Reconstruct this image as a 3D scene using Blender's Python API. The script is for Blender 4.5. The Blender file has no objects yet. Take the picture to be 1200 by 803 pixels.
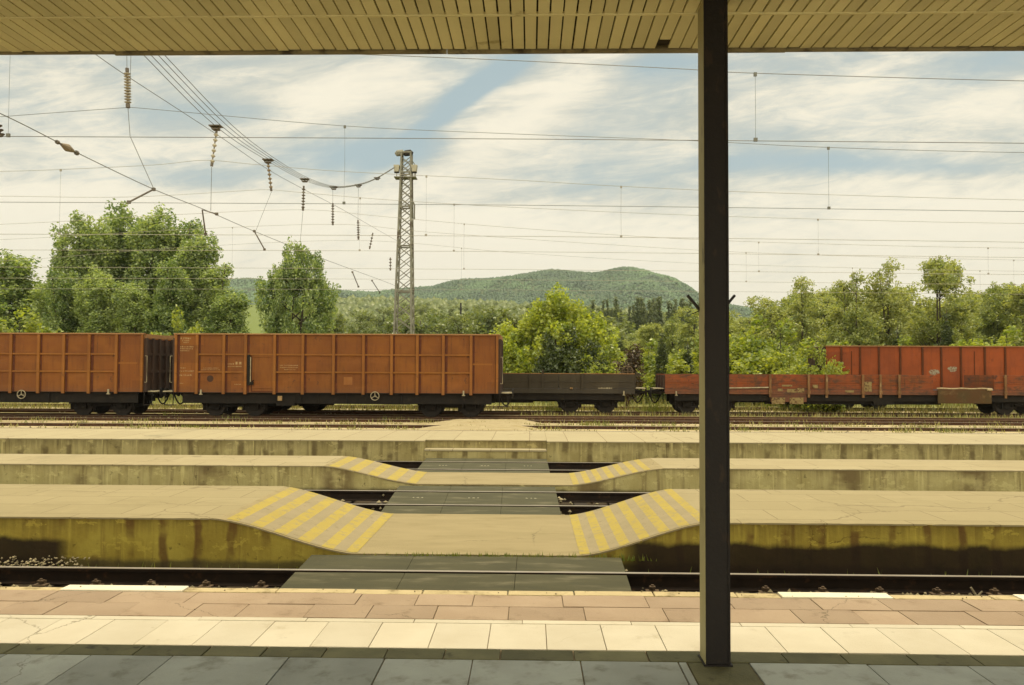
import bpy, math, random
import numpy as np
from mathutils import Vector, Matrix

# ------------------------------------------------------------------ camera, world, sun
S = bpy.context.scene
COL = S.collection
F_PX, EYE = 950.0, 2.2
YAW, PITCH, ROLL = 0.0228, math.atan(30.5 / 950.0), 0.0040
_f = Vector((-math.sin(YAW) * math.cos(PITCH), math.cos(YAW) * math.cos(PITCH), math.sin(PITCH)))
_h = Vector((math.cos(YAW), math.sin(YAW), 0))
_u = _h.cross(_f)
CR = _h * math.cos(ROLL) + _u * math.sin(ROLL)
CU = -_h * math.sin(ROLL) + _u * math.cos(ROLL)
cam_d = bpy.data.cameras.new("camera")
cam = bpy.data.objects.new("camera", cam_d)
COL.objects.link(cam)
cam_d.sensor_fit = 'HORIZONTAL'
cam_d.sensor_width = 36.0
cam_d.lens = F_PX / 1200.0 * 36.0
cam_d.clip_start, cam_d.clip_end = 0.05, 12000
cam.matrix_world = Matrix(((CR.x, CU.x, -_f.x, 0), (CR.y, CU.y, -_f.y, 0), (CR.z, CU.z, -_f.z, EYE), (0, 0, 0, 1)))
S.camera = cam

SUN_EL, SUN_AZ = math.radians(79), math.radians(38)      # azimuth from +Y towards +X
SUN_STRENGTH, SKY_STRENGTH = 3.1, 0.1
world = bpy.data.worlds.new("World")
S.world = world
world.use_nodes = True


def nd(nt, typ, ins=None, **props):
    n = nt.nodes.new(typ)
    for k, v in props.items():
        setattr(n, k, v)
    for k, v in (ins or {}).items():
        s = n.inputs[k]
        if isinstance(v, bpy.types.NodeSocket):
            nt.links.new(v, s)
        else:
            s.default_value = v
    return n


def ma(nt, op, a, b=0.0, c=0.0, clamp=False):
    n = nd(nt, 'ShaderNodeMath', {0: a, 1: b, 2: c}, operation=op)
    n.use_clamp = clamp
    return n.outputs[0]


def sstep(nt, v, lo, hi, a=0.0, b=1.0):
    n = nd(nt, 'ShaderNodeMapRange', {'Value': v, 'From Min': lo, 'From Max': hi, 'To Min': a, 'To Max': b},
           interpolation_type='SMOOTHSTEP')
    return n.outputs[0]


def mixc(nt, f, a, b, mode='MIX'):
    n = nd(nt, 'ShaderNodeMix', data_type='RGBA', blend_type=mode)
    for i, v in ((0, f), (6, a), (7, b)):
        if isinstance(v, bpy.types.NodeSocket):
            nt.links.new(v, n.inputs[i])
        else:
            n.inputs[i].default_value = v if i == 0 else (tuple(v) + (1,))[:4]
    return n.outputs[2]


def noise(nt, vec, scale, detail=4.0, rough=0.55, dist=0.0):
    return nd(nt, 'ShaderNodeTexNoise', {'Vector': vec, 'Scale': scale, 'Detail': detail, 'Roughness': rough,
                                         'Distortion': dist}).outputs['Fac']


def vmul(nt, vec, s):
    return nd(nt, 'ShaderNodeVectorMath', {0: vec, 1: s}, operation='MULTIPLY').outputs[0]


def build_world():
    nt = world.node_tree
    nt.nodes.clear()
    out = nd(nt, 'ShaderNodeOutputWorld')
    bg = nd(nt, 'ShaderNodeBackground', {'Strength': SKY_STRENGTH})
    nt.links.new(bg.outputs[0], out.inputs[0])
    sky = nd(nt, 'ShaderNodeTexSky', sky_type='NISHITA')
    sky.sun_disc = False
    sky.sun_elevation = SUN_EL
    sky.sun_rotation = SUN_AZ
    sky.air_density, sky.dust_density, sky.ozone_density = 1.0, 1.5, 1.0
    tc = nd(nt, 'ShaderNodeTexCoord').outputs['Generated']
    sp = nd(nt, 'ShaderNodeSeparateXYZ', {0: tc})
    x, y, z = sp.outputs
    yy = ma(nt, 'MAXIMUM', ma(nt, 'ABSOLUTE', y), 0.15)
    u = ma(nt, 'DIVIDE', x, yy)
    w = ma(nt, 'DIVIDE', z, yy)
    # high cloud deck: noise on a level sheet above the ground, so streaks flatten towards the horizon
    zz = ma(nt, 'ADD', ma(nt, 'MAXIMUM', z, 0.0), 0.10)
    cu, cv = ma(nt, 'DIVIDE', x, zz), ma(nt, 'DIVIDE', y, zz)
    cvec = nd(nt, 'ShaderNodeCombineXYZ', {0: cu, 1: cv, 2: 0.0}).outputs[0]
    mp = nd(nt, 'ShaderNodeMapping', {'Vector': cvec, 'Rotation': (0, 0, math.radians(-28)), 'Scale': (0.55, 0.23, 1),
                                      'Location': (3.1, 1.7, 0)}).outputs[0]
    n1 = noise(nt, mp, 1.5, 9, 0.62, 0.7)
    dvec = nd(nt, 'ShaderNodeCombineXYZ', {0: u, 1: ma(nt, 'ADD', w, ma(nt, 'MULTIPLY', u, -0.10)), 2: 0.0}).outputs[0]
    n2 = noise(nt, vmul(nt, dvec, (3.2, 11.0, 1)), 1.0, 9, 0.6, 0.6)
    n3 = noise(nt, vmul(nt, dvec, (14.0, 60.0, 1)), 1.0, 5, 0.65, 1.2)
    cover = ma(nt, 'ADD', ma(nt, 'MULTIPLY', n1, 0.75), ma(nt, 'MULTIPLY', n2, 0.62))
    cover = ma(nt, 'ADD', cover, ma(nt, 'MULTIPLY', n3, 0.20))

    def blob(px, py, rx, ry, ang, amp):
        bu, bw = (px - 621) / 950.0, (432 - py) / 950.0
        ca, sa = math.cos(ang), math.sin(ang)
        du, dw = ma(nt, 'SUBTRACT', u, bu), ma(nt, 'SUBTRACT', w, bw)
        p = ma(nt, 'ADD', ma(nt, 'MULTIPLY', du, ca), ma(nt, 'MULTIPLY', dw, sa))
        q = ma(nt, 'SUBTRACT', ma(nt, 'MULTIPLY', dw, ca), ma(nt, 'MULTIPLY', du, sa))
        p, q = ma(nt, 'MULTIPLY', p, 950.0 / rx), ma(nt, 'MULTIPLY', q, 950.0 / ry)
        e = ma(nt, 'ADD', ma(nt, 'MULTIPLY', p, p), ma(nt, 'MULTIPLY', q, q))
        return ma(nt, 'MULTIPLY', ma(nt, 'EXPONENT', ma(nt, 'MULTIPLY', e, -1.0)), amp)

    # clear patches (negative) and dense banks (positive) of this afternoon's sky
    for b in ((430, 178, 105, 24, 0.08, -0.50), (560, 95, 62, 13, 0.55, -0.62), (500, 145, 95, 9, 0.6, -0.30), (1010, 192, 200, 16, -0.03, -0.36),
              (700, 205, 110, 16, 0.0, -0.10), (100, 208, 190, 18, 0.0, -0.22), (260, 128, 170, 16, 0.0, -0.14),
              (1000, 125, 160, 30, 0.1, -0.12), (770, 75, 70, 16, 0.1, -0.26), (1150, 75, 70, 22, 0.1, -0.12),
              (622, 128, 150, 26, 0.60, 0.38), (520, 205, 60, 18, 0.62, 0.20), (360, 110, 60, 22, 0.0, 0.16),
              (60, 95, 70, 20, -0.3, 0.14), (860, 130, 90, 26, 0.2, 0.14)):
        cover = ma(nt, 'ADD', cover, blob(*b))
    low = sstep(nt, z, 0.15, 0.225, 0.5, 0.0)
    cover = ma(nt, 'ADD', cover, low)
    cloud = sstep(nt, cover, 0.40, 0.88)
    shade = sstep(nt, ma(nt, 'ADD', ma(nt, 'ADD', ma(nt, 'MULTIPLY', n2, 0.8), ma(nt, 'MULTIPLY', cover, 0.45)), ma(nt, 'MULTIPLY', n3, 0.25)), 0.68, 1.08)
    ccol = mixc(nt, shade, (5.4, 5.6, 5.0), (9.4, 8.7, 7.0))
    hz = sstep(nt, z, 0.03, 0.2, 0.75, 0.0)
    ccol = mixc(nt, hz, ccol, (8.2, 7.4, 5.75))
    base = mixc(nt, 0.75, sky.outputs[0], (4.5, 5.6, 5.5))
    col = mixc(nt, cloud, base, ccol)
    # fill light added to unseen sky: veil round the high sun, gain behind the camera
    dt = nd(nt, 'ShaderNodeVectorMath', {0: tc, 1: tuple(_sd)}, operation='DOT_PRODUCT').outputs['Value']
    sun_fill = sstep(nt, dt, 0.70, 1.0, 0.0, 2.2)
    back = sstep(nt, ma(nt, 'MULTIPLY', y, -1.0), -0.1, 0.6, 0.0, 2.2)
    gain = ma(nt, 'ADD', ma(nt, 'ADD', sun_fill, back), 1.0)
    col = mixc(nt, 1.0, col, nd(nt, 'ShaderNodeCombineColor', {0: gain, 1: gain, 2: gain}).outputs[0], 'MULTIPLY')
    nt.links.new(col, bg.inputs['Color'])


_sd = Vector((math.sin(SUN_AZ) * math.cos(SUN_EL), math.cos(SUN_AZ) * math.cos(SUN_EL), math.sin(SUN_EL)))
build_world()
sun_d = bpy.data.lights.new("sun", 'SUN')
sun_d.energy, sun_d.angle, sun_d.color = SUN_STRENGTH, math.radians(0.55), (1.0, 0.90, 0.70)
sun = bpy.data.objects.new("sun", sun_d)
COL.objects.link(sun)
_sd = Vector((math.sin(SUN_AZ) * math.cos(SUN_EL), math.cos(SUN_AZ) * math.cos(SUN_EL), math.sin(SUN_EL)))
sun.rotation_euler = _sd.to_track_quat('Z', 'Y').to_euler()
sun.location = _sd * 60
S.view_settings.view_transform = 'Standard'
S.view_settings.look = 'None'
S.view_settings.gamma = 1.0
S.view_settings.use_curve_mapping = False
S.view_settings.exposure = 0.0
S.cycles.max_bounces = 8
S.cycles.diffuse_bounces = 6
S.cycles.transparent_max_bounces = 8
S.cycles.use_denoising = True
S.cycles.caustics_reflective = False
S.cycles.caustics_refractive = False
S.cycles.volume_bounces = 0

random.seed(7)
RNG = np.random.default_rng(7)


def at(px, py, Y):
    """Point on the vertical plane at distance Y that the photo shows at pixel px, py."""
    d = _f * F_PX + CR * (px - 600) - CU * (py - 401.5)
    t = Y / d.y
    return Vector((d.x * t, Y, EYE + d.z * t))


def X_(px, Y):
    return at(px, 432, Y).x


# ------------------------------------------------------------------ materials
def mat(name, c1, c2=None, scale=3.0, rough=0.85, metal=0.0, c3=None, s3=1.2, t3=(0.55, 0.75), bump=0.0, bscale=40.0,
        stretch=(1, 1, 1), island=0.0, spec=0.2, detail=5.0, crack=0.0, cscale=1.0):
    m = bpy.data.materials.new(name)
    m.use_nodes = True
    nt = m.node_tree
    b = nt.nodes['Principled BSDF']
    b.inputs['Roughness'].default_value = rough
    b.inputs['Metallic'].default_value = metal
    b.inputs['Specular IOR Level'].default_value = spec
    tc = nd(nt, 'ShaderNodeTexCoord').outputs['Object']
    vec = vmul(nt, tc, stretch)
    col = mixc(nt, sstep(nt, noise(nt, vec, scale, detail), 0.3, 0.7), c1, c2 or c1)
    if c3:
        col = mixc(nt, sstep(nt, noise(nt, vec, s3, 6, 0.62), t3[0], t3[1]), col, c3)
    if island:
        r = nd(nt, 'ShaderNodeNewGeometry').outputs['Random Per Island']
        k = ma(nt, 'MULTIPLY_ADD', r, 2 * island, 1 - island)
        col = mixc(nt, 1.0, col, nd(nt, 'ShaderNodeCombineColor', {0: k, 1: k, 2: k}).outputs[0], 'MULTIPLY')
    if crack:
        wob = nd(nt, 'ShaderNodeTexNoise', {'Vector': tc, 'Scale': 2.5 * cscale, 'Detail': 6.0, 'Roughness': 0.65}).outputs['Color']
        cv = nd(nt, 'ShaderNodeVectorMath', {0: wob, 1: (0.55, 0.55, 0.0), 2: tc}, operation='MULTIPLY_ADD').outputs[0]
        vo = nd(nt, 'ShaderNodeTexVoronoi', {'Vector': cv, 'Scale': cscale}, feature='DISTANCE_TO_EDGE').outputs['Distance']
        mk = sstep(nt, noise(nt, tc, 0.8 * cscale, 4), 0.46, 0.6)
        ln = ma(nt, 'MULTIPLY', sstep(nt, vo, 0.0012 * cscale + .0006, 0.0045 * cscale + .0012, 1, 0), mk)
        col = mixc(nt, ma(nt, 'MULTIPLY', ln, crack), col, (0.09, 0.07, 0.035))
        sp_ = nd(nt, 'ShaderNodeTexVoronoi', {'Vector': tc, 'Scale': 3.3}, feature='F1').outputs['Distance']
        col = mixc(nt, ma(nt, 'MULTIPLY', sstep(nt, sp_, 0.02, 0.06, 1, 0), 0.45 * crack), col, (0.12, 0.095, 0.05))
    nt.links.new(col, b.inputs['Base Color'])
    if bump:
        bn = nd(nt, 'ShaderNodeBump', {'Strength': bump, 'Distance': 0.02, 'Height': noise(nt, tc, bscale, 6, 0.65)})
        nt.links.new(bn.outputs[0], b.inputs['Normal'])
    return m


def leafmat(name, dark, light, trans=0.35, patch=0.0):
    m = bpy.data.materials.new(name)
    m.use_nodes = True
    nt = m.node_tree
    nt.nodes.clear()
    out = nd(nt, 'ShaderNodeOutputMaterial')
    g = nd(nt, 'ShaderNodeNewGeometry').outputs['Random Per Island']
    oi = nd(nt, 'ShaderNodeObjectInfo').outputs['Random']
    k = ma(nt, 'MULTIPLY_ADD', oi, 0.35, ma(nt, 'MULTIPLY', ma(nt, 'MULTIPLY', g, g), 0.9))
    tn = nd(nt, 'ShaderNodeAttribute', attribute_name='tone').outputs['Fac']
    k = ma(nt, 'ADD', k, ma(nt, 'MULTIPLY', tn, 0.30), clamp=True)
    col = mixc(nt, k, dark, light)
    if patch:
        tc = nd(nt, 'ShaderNodeTexCoord').outputs['Object']
        col = mixc(nt, ma(nt, 'MULTIPLY', sstep(nt, noise(nt, tc, patch, 5, 0.6), 0.45, 0.62), 0.8), col, [v * 1.7 for v in light])
        col = mixc(nt, ma(nt, 'MULTIPLY', sstep(nt, noise(nt, tc, patch * 2.1, 4, 0.6), 0.52, 0.66), 0.7), col, [v * 0.55 for v in dark])
    d = nd(nt, 'ShaderNodeBsdfDiffuse', {'Color': col})
    tcol = mixc(nt, 1.0, col, (1.25, 1.2, 0.55), 'MULTIPLY')
    t = nd(nt, 'ShaderNodeBsdfTranslucent', {'Color': tcol})
    mx = nd(nt, 'ShaderNodeMixShader', {0: trans, 1: d.outputs[0], 2: t.outputs[0]})
    gl = nd(nt, 'ShaderNodeBsdfGlossy', {'Roughness': 0.45, 'Color': (0.8, 0.8, 0.7, 1)})
    m2 = nd(nt, 'ShaderNodeMixShader', {0: 0.05, 1: mx.outputs[0], 2: gl.outputs[0]})
    nt.links.new(m2.outputs[0], out.inputs[0])
    return m


def riser_mat(name, c1, c2, stain, period, band=None, streak=1.0):
    """Old concrete platform wall: patchy, rain-streaked, rust weeps under the slab joints, oily foot in places."""
    m = bpy.data.materials.new(name)
    m.use_nodes = True
    nt = m.node_tree
    b = nt.nodes['Principled BSDF']
    b.inputs['Roughness'].default_value = 0.92
    b.inputs['Specular IOR Level'].default_value = 0.2
    tc = nd(nt, 'ShaderNodeTexCoord').outputs['Object']
    x, y, z = nd(nt, 'ShaderNodeSeparateXYZ', {0: tc}).outputs
    col = mixc(nt, sstep(nt, noise(nt, tc, 2.2, 6, 0.6), 0.32, 0.68), c1, c2)
    st = noise(nt, vmul(nt, tc, (5.5, 1, 0.35)), 1.4, 5, 0.6, 0.2)
    reg = sstep(nt, noise(nt, vmul(nt, tc, (1, 0, 0.2)), 0.55, 3), 0.38, 0.62, 0.25, 1.0)
    col = mixc(nt, ma(nt, 'MULTIPLY', ma(nt, 'MULTIPLY', sstep(nt, st, 0.5, 0.70), 0.75 * streak), reg), col, stain)
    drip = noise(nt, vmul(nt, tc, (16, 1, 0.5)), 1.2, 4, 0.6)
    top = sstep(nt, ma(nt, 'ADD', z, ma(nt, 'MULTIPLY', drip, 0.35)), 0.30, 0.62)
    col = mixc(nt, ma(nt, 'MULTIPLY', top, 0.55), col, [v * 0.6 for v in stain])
    spall = sstep(nt, noise(nt, vmul(nt, tc, (1, 1, 1.6)), 3.4, 8, 0.68), 0.585, 0.60)
    col = mixc(nt, ma(nt, 'MULTIPLY', spall, 0.5), col, [v * 1.25 for v in c1])
    wob = nd(nt, 'ShaderNodeTexNoise', {'Vector': tc, 'Scale': 2.2, 'Detail': 6.0, 'Roughness': 0.65}).outputs['Color']
    cv = nd(nt, 'ShaderNodeVectorMath', {0: wob, 1: (0.5, 0.0, 0.5), 2: tc}, operation='MULTIPLY_ADD').outputs[0]
    vo = nd(nt, 'ShaderNodeTexVoronoi', {'Vector': cv, 'Scale': 0.6}, feature='DISTANCE_TO_EDGE').outputs['Distance']
    ckm = sstep(nt, noise(nt, vmul(nt, tc, (1, 0, 1)), 0.45, 2), 0.52, 0.62)
    col = mixc(nt, ma(nt, 'MULTIPLY', sstep(nt, vo, 0.0015, 0.005, 0.6, 0), ckm), col, [v * 0.6 for v in stain])
    pale = noise(nt, vmul(nt, tc, (4.0, 1, 0.3)), 2.3, 4, 0.6)
    col = mixc(nt, ma(nt, 'MULTIPLY', sstep(nt, pale, 0.56, 0.72), 0.45 * streak), col, [min(1, v * 1.5) for v in c1])
    # weeps under the joints
    fr = ma(nt, 'ABSOLUTE', ma(nt, 'SUBTRACT', ma(nt, 'FRACT', ma(nt, 'DIVIDE', ma(nt, 'ADD', x, ma(nt, 'MULTIPLY', noise(nt, tc, 3.0, 2), 0.14)), period)), 0.5))
    wv = ma(nt, 'MULTIPLY', sstep(nt, fr, 0.06, 0.17, 1, 0), sstep(nt, noise(nt, vmul(nt, tc, (1.1, 1, 1.6)), 1.7, 3), 0.36, 0.62))
    col = mixc(nt, ma(nt, 'MULTIPLY', wv, 0.85), col, stain)
    spots = noise(nt, tc, 9.0, 6, 0.7)
    col = mixc(nt, ma(nt, 'MULTIPLY', sstep(nt, spots, 0.60, 0.70), 0.6), col, [v * 0.35 for v in stain])
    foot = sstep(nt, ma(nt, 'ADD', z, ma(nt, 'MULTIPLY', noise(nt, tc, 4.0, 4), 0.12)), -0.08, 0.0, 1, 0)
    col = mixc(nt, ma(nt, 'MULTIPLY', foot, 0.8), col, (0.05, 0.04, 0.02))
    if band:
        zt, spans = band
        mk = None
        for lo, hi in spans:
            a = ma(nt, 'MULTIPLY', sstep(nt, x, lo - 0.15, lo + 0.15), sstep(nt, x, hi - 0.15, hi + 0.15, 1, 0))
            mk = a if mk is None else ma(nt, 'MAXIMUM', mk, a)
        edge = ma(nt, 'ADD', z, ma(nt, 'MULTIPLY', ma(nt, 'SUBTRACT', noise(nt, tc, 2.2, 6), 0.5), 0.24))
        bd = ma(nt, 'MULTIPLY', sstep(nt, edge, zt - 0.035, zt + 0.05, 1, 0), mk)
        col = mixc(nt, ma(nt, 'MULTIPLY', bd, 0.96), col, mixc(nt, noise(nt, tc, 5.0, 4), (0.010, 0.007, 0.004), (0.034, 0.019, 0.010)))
    nt.links.new(col, b.inputs['Base Color'])
    bn = nd(nt, 'ShaderNodeBump', {'Strength': 0.5, 'Distance': 0.02, 'Height': noise(nt, tc, 14.0, 7, 0.7)})
    nt.links.new(bn.outputs[0], b.inputs['Normal'])
    return m


def slab_mat(name, c1, c2, joint, bw, bh, off=0.5, rotv=False, dirt=(0.2, 0.15, 0.07), mortar=0.012):
    """Concrete slabs laid in rows, with dark joints, seen on a platform top."""
    m = bpy.data.materials.new(name)
    m.use_nodes = True
    nt = m.node_tree
    b = nt.nodes['Principled BSDF']
    b.inputs['Roughness'].default_value = 0.9
    b.inputs['Specular IOR Level'].default_value = 0.25
    tc = nd(nt, 'ShaderNodeTexCoord').outputs['Object']
    wob = nd(nt, 'ShaderNodeTexNoise', {'Vector': tc, 'Scale': 2.0, 'Detail': 3.0}).outputs['Color']
    v2 = nd(nt, 'ShaderNodeVectorMath', {0: wob, 1: (0.03, 0.03, 0.0), 2: tc}, operation='MULTIPLY_ADD').outputs[0]
    br = nd(nt, 'ShaderNodeTexBrick', {'Vector': v2, 'Scale': 1.0, 'Mortar Size': mortar, 'Mortar Smooth': 0.2, 'Bias': 0.0,
                                       'Brick Width': bw, 'Row Height': bh, 'Color1': tuple(c1) + (1,), 'Color2': tuple(c2) + (1,),
                                       'Mortar': tuple(joint) + (1,)}, offset=off)
    col = br.outputs['Color']
    n = noise(nt, vmul(nt, tc, (0.7, 1.6, 1)), 1.3, 7, 0.62)
    col = mixc(nt, ma(nt, 'MULTIPLY', sstep(nt, n, 0.48, 0.72), 0.45), col, dirt)
    n = noise(nt, tc, 22.0, 5, 0.7)
    col = mixc(nt, ma(nt, 'MULTIPLY', sstep(nt, n, 0.55, 0.75), 0.35), col, dirt)
    wv = nd(nt, 'ShaderNodeVectorMath', {0: wob, 1: (0.6, 0.6, 0.0), 2: tc}, operation='MULTIPLY_ADD').outputs[0]
    vo = nd(nt, 'ShaderNodeTexVoronoi', {'Vector': wv, 'Scale': 0.5}, feature='DISTANCE_TO_EDGE').outputs['Distance']
    ln = ma(nt, 'MULTIPLY', sstep(nt, vo, 0.003, 0.008, 1, 0), sstep(nt, noise(nt, tc, 0.7, 3), 0.44, 0.55))
    col = mixc(nt, ma(nt, 'MULTIPLY', ln, 0.8), col, joint)
    n = noise(nt, tc, 4.0, 4, 0.6)
    col = mixc(nt, ma(nt, 'MULTIPLY', sstep(nt, n, 0.5, 0.8), 0.3), col, [min(1, v * 1.25) for v in c1])
    nt.links.new(col, b.inputs['Base Color'])
    h = ma(nt, 'SUBTRACT', ma(nt, 'MULTIPLY', noise(nt, tc, 30.0, 6, 0.65), 0.3), ma(nt, 'MULTIPLY', br.outputs['Fac'], 0.5))
    bn = nd(nt, 'ShaderNodeBump', {'Strength': 0.35, 'Distance': 0.01, 'Height': h})
    nt.links.new(bn.outputs[0], b.inputs['Normal'])
    return m


def wagon_mat(name, c1, c2, rust, streak=(0.06, 0.025, 0.012), dirt=0.7, worn=None):
    m = bpy.data.materials.new(name)
    m.use_nodes = True
    nt = m.node_tree
    b = nt.nodes['Principled BSDF']
    b.inputs['Roughness'].default_value = 0.75
    b.inputs['Specular IOR Level'].default_value = 0.3
    tc = nd(nt, 'ShaderNodeTexCoord').outputs['Object']
    x, y, z = nd(nt, 'ShaderNodeSeparateXYZ', {0: tc}).outputs
    col = mixc(nt, sstep(nt, noise(nt, tc, 0.9, 6, 0.6), 0.35, 0.68), c1, c2)
    cell = nd(nt, 'ShaderNodeTexWhiteNoise', {'Vector': nd(nt, 'ShaderNodeVectorMath', {0: tc, 1: (1.27, 4.0, 0.8)}, operation='SNAP').outputs[0]}, noise_dimensions='3D').outputs['Value']
    kk = ma(nt, 'MULTIPLY_ADD', cell, 0.30, 0.85)
    col = mixc(nt, 1.0, col, nd(nt, 'ShaderNodeCombineColor', {0: kk, 1: kk, 2: kk}).outputs[0], 'MULTIPLY')
    n = noise(nt, vmul(nt, tc, (4, 4, 0.45)), 1.6, 6, 0.62)
    col = mixc(nt, ma(nt, 'MULTIPLY', sstep(nt, n, 0.50, 0.70), 0.7 * dirt), col, rust)
    n = noise(nt, tc, 2.7, 5, 0.7)
    col = mixc(nt, ma(nt, 'MULTIPLY', sstep(nt, n, 0.62, 0.68), 0.8 * dirt), col, [v * 0.5 for v in streak])
    n = noise(nt, vmul(nt, tc, (7, 7, 0.22)), 1.9, 5, 0.65)
    col = mixc(nt, ma(nt, 'MULTIPLY', sstep(nt, n, 0.58, 0.74), 0.55 * dirt), col, [v * 0.55 for v in rust])
    n = noise(nt, vmul(nt, tc, (0.5, 1, 0.8)), 1.1, 4, 0.6)
    col = mixc(nt, ma(nt, 'MULTIPLY', sstep(nt, n, 0.52, 0.75), 0.35), col, [min(1, v * 1.5 + 0.01) for v in c2])
    n = noise(nt, vmul(nt, tc, (0.8, 1, 2.5)), 5.0, 4, 0.6)
    lo = sstep(nt, ma(nt, 'ADD', z, ma(nt, 'MULTIPLY', n, 0.5)), 1.2, 1.75, 0.55, 0.0)
    col = mixc(nt, ma(nt, 'MULTIPLY', lo, dirt), col, [v * 0.75 + 0.02 for v in rust])
    if worn:
        n = noise(nt, vmul(nt, tc, (0.9, 1, 2.2)), 2.3, 7, 0.7)
        col = mixc(nt, sstep(nt, n, 0.47, 0.66, 0, 0.85), col, (0.042, 0.021, 0.009))
        pk = ma(nt, 'FRACT', ma(nt, 'MULTIPLY', z, 5.6))
        col = mixc(nt, sstep(nt, pk, 0.0, 0.12, 0.7, 0.0), col, (0.022, 0.011, 0.006))
        n = noise(nt, vmul(nt, tc, (1.2, 1, 3)), 3.1, 5, 0.65)
        col = mixc(nt, sstep(nt, n, 0.6, 0.7, 0, 0.7), col, worn)
    nt.links.new(col, b.inputs['Base Color'])
    bn = nd(nt, 'ShaderNodeBump', {'Strength': 0.6, 'Distance': 0.03, 'Height': noise(nt, vmul(nt, tc, (1, 1, 0.7)), 2.2, 5, 0.6)})
    nt.links.new(bn.outputs[0], b.inputs['Normal'])
    return m


M = {}
M['soffit'] = mat('soffit_paint', (0.8354, 0.7472, 0.3984), (0.7399, 0.6579, 0.3426), 1.5, 0.7, c3=(0.4296, 0.3449, 0.1434), s3=3.0, t3=(0.62, 0.80), island=0.10, bump=0.2, bscale=12)
M['fascia'] = mat('fascia_paint', (0.30, 0.25, 0.13), (0.22, 0.18, 0.09), 4, 0.6, c3=(0.06, 0.045, 0.03), s3=6, t3=(0.5, 0.7))
M['joist'] = mat('dark_timber', (0.03, 0.024, 0.016), (0.05, 0.04, 0.025), 6)
M['roofing'] = mat('roof_sheet', (0.25, 0.23, 0.19), (0.2, 0.18, 0.15), 2)
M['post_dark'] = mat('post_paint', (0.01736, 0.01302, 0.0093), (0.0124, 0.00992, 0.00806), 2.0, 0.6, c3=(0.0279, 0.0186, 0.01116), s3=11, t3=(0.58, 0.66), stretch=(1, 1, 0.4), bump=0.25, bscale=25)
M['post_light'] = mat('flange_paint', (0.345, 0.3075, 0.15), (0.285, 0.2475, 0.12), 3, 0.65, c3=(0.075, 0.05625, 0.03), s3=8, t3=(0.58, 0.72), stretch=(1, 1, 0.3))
M['grey_slab'] = mat('grey_paving', (0.2976, 0.3109, 0.2722), (0.2413, 0.2502, 0.2184), 2.3, 0.8, c3=(0.1689, 0.1668, 0.1313), s3=6.0, t3=(0.5, 0.75), island=0.2, bump=0.25, bscale=55, crack=0.5, cscale=0.6)
M['dark_strip'] = mat('dark_paving', (0.136, 0.1271, 0.064), (0.1, 0.0943, 0.048), 4.0, 0.85, c3=(0.036, 0.0328, 0.02), s3=7, island=0.18, bump=0.3)
M['white_tile'] = mat('white_paving', (0.5645, 0.4994, 0.3638), (0.5174, 0.4504, 0.319), 2.6, 0.8, c3=(0.3763, 0.3133, 0.2015), s3=3.5, t3=(0.60, 0.82), island=0.05, bump=0.2, bscale=60, crack=0.55, cscale=0.55)
M['pink_slab'] = mat('pink_paving', (0.3551, 0.2592, 0.166), (0.3196, 0.2285, 0.1441), 2.8, 0.85, c3=(0.2398, 0.167, 0.09958), s3=5.0, t3=(0.55, 0.75), island=0.10, bump=0.3, bscale=50, crack=0.7, cscale=0.8)
M['coping'] = mat('coping_stone', (0.52, 0.41, 0.22), (0.45, 0.35, 0.18), 4, 0.9, c3=(0.25, 0.19, 0.09), s3=7, t3=(0.5, 0.7), bump=0.6, bscale=20)
M['coping_white'] = mat('white_coping', (0.74, 0.67, 0.50), (0.68, 0.6, 0.42), 4, 0.9, bump=0.4, bscale=20)
M['grout'] = mat('paving_bed', (0.24, 0.18, 0.10), (0.12, 0.09, 0.05), 5)
M['plat2'] = slab_mat('platform_slabs', (0.2716, 0.2151, 0.1058), (0.2504, 0.1975, 0.09523), (0.1693, 0.1269, 0.05995), 1.0, 0.66, dirt=(0.2045, 0.1588, 0.07406), mortar=0.008)
M['plat3'] = slab_mat('platform_slabs_far', (0.3, 0.2393, 0.125), (0.275, 0.2178, 0.1107), (0.1929, 0.15, 0.075), 1.6, 0.8, dirt=(0.2428, 0.1857, 0.09285))
M['plat4'] = slab_mat('platform_slabs_last', (0.328, 0.268, 0.1481), (0.2997, 0.2434, 0.134), (0.1905, 0.1411, 0.07053), 0.95, 3.2, 0.0, dirt=(0.268, 0.2116, 0.1128))
M['ramp'] = mat('ramp_concrete', (0.268, 0.2081, 0.1022), (0.2363, 0.1834, 0.08816), 2.0, 0.92, c3=(0.194, 0.1481, 0.06701), s3=2.2, t3=(0.5, 0.75), stretch=(0.5, 1.6, 1), bump=0.4, bscale=45, crack=0.8, cscale=0.55)
M['yellow'] = mat('yellow_paint', (0.3337, 0.2465, 0.0455), (0.3034, 0.2238, 0.0493), 3.0, 0.8, c3=(0.2617, 0.201, 0.07584), s3=9.0, t3=(0.50, 0.62), bump=0.3, bscale=45, crack=0.5, cscale=0.8)
M['grey_ramp'] = mat('ramp_grey', (0.2617, 0.2048, 0.1099), (0.2351, 0.1858, 0.09859), 3.0, 0.9, c3=(0.1972, 0.1517, 0.07584), s3=8, t3=(0.56, 0.72), bump=0.3, bscale=45, crack=0.5, cscale=0.8)
M['riser1'] = riser_mat('near_wall', (0.30, 0.23, 0.07), (0.22, 0.16, 0.05), (0.10, 0.06, 0.03), 0.6)
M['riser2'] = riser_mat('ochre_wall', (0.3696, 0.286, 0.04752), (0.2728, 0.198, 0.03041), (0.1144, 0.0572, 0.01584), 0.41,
                        band=(0.135, ((-60, -5.55), (1.15, 60))))
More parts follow.
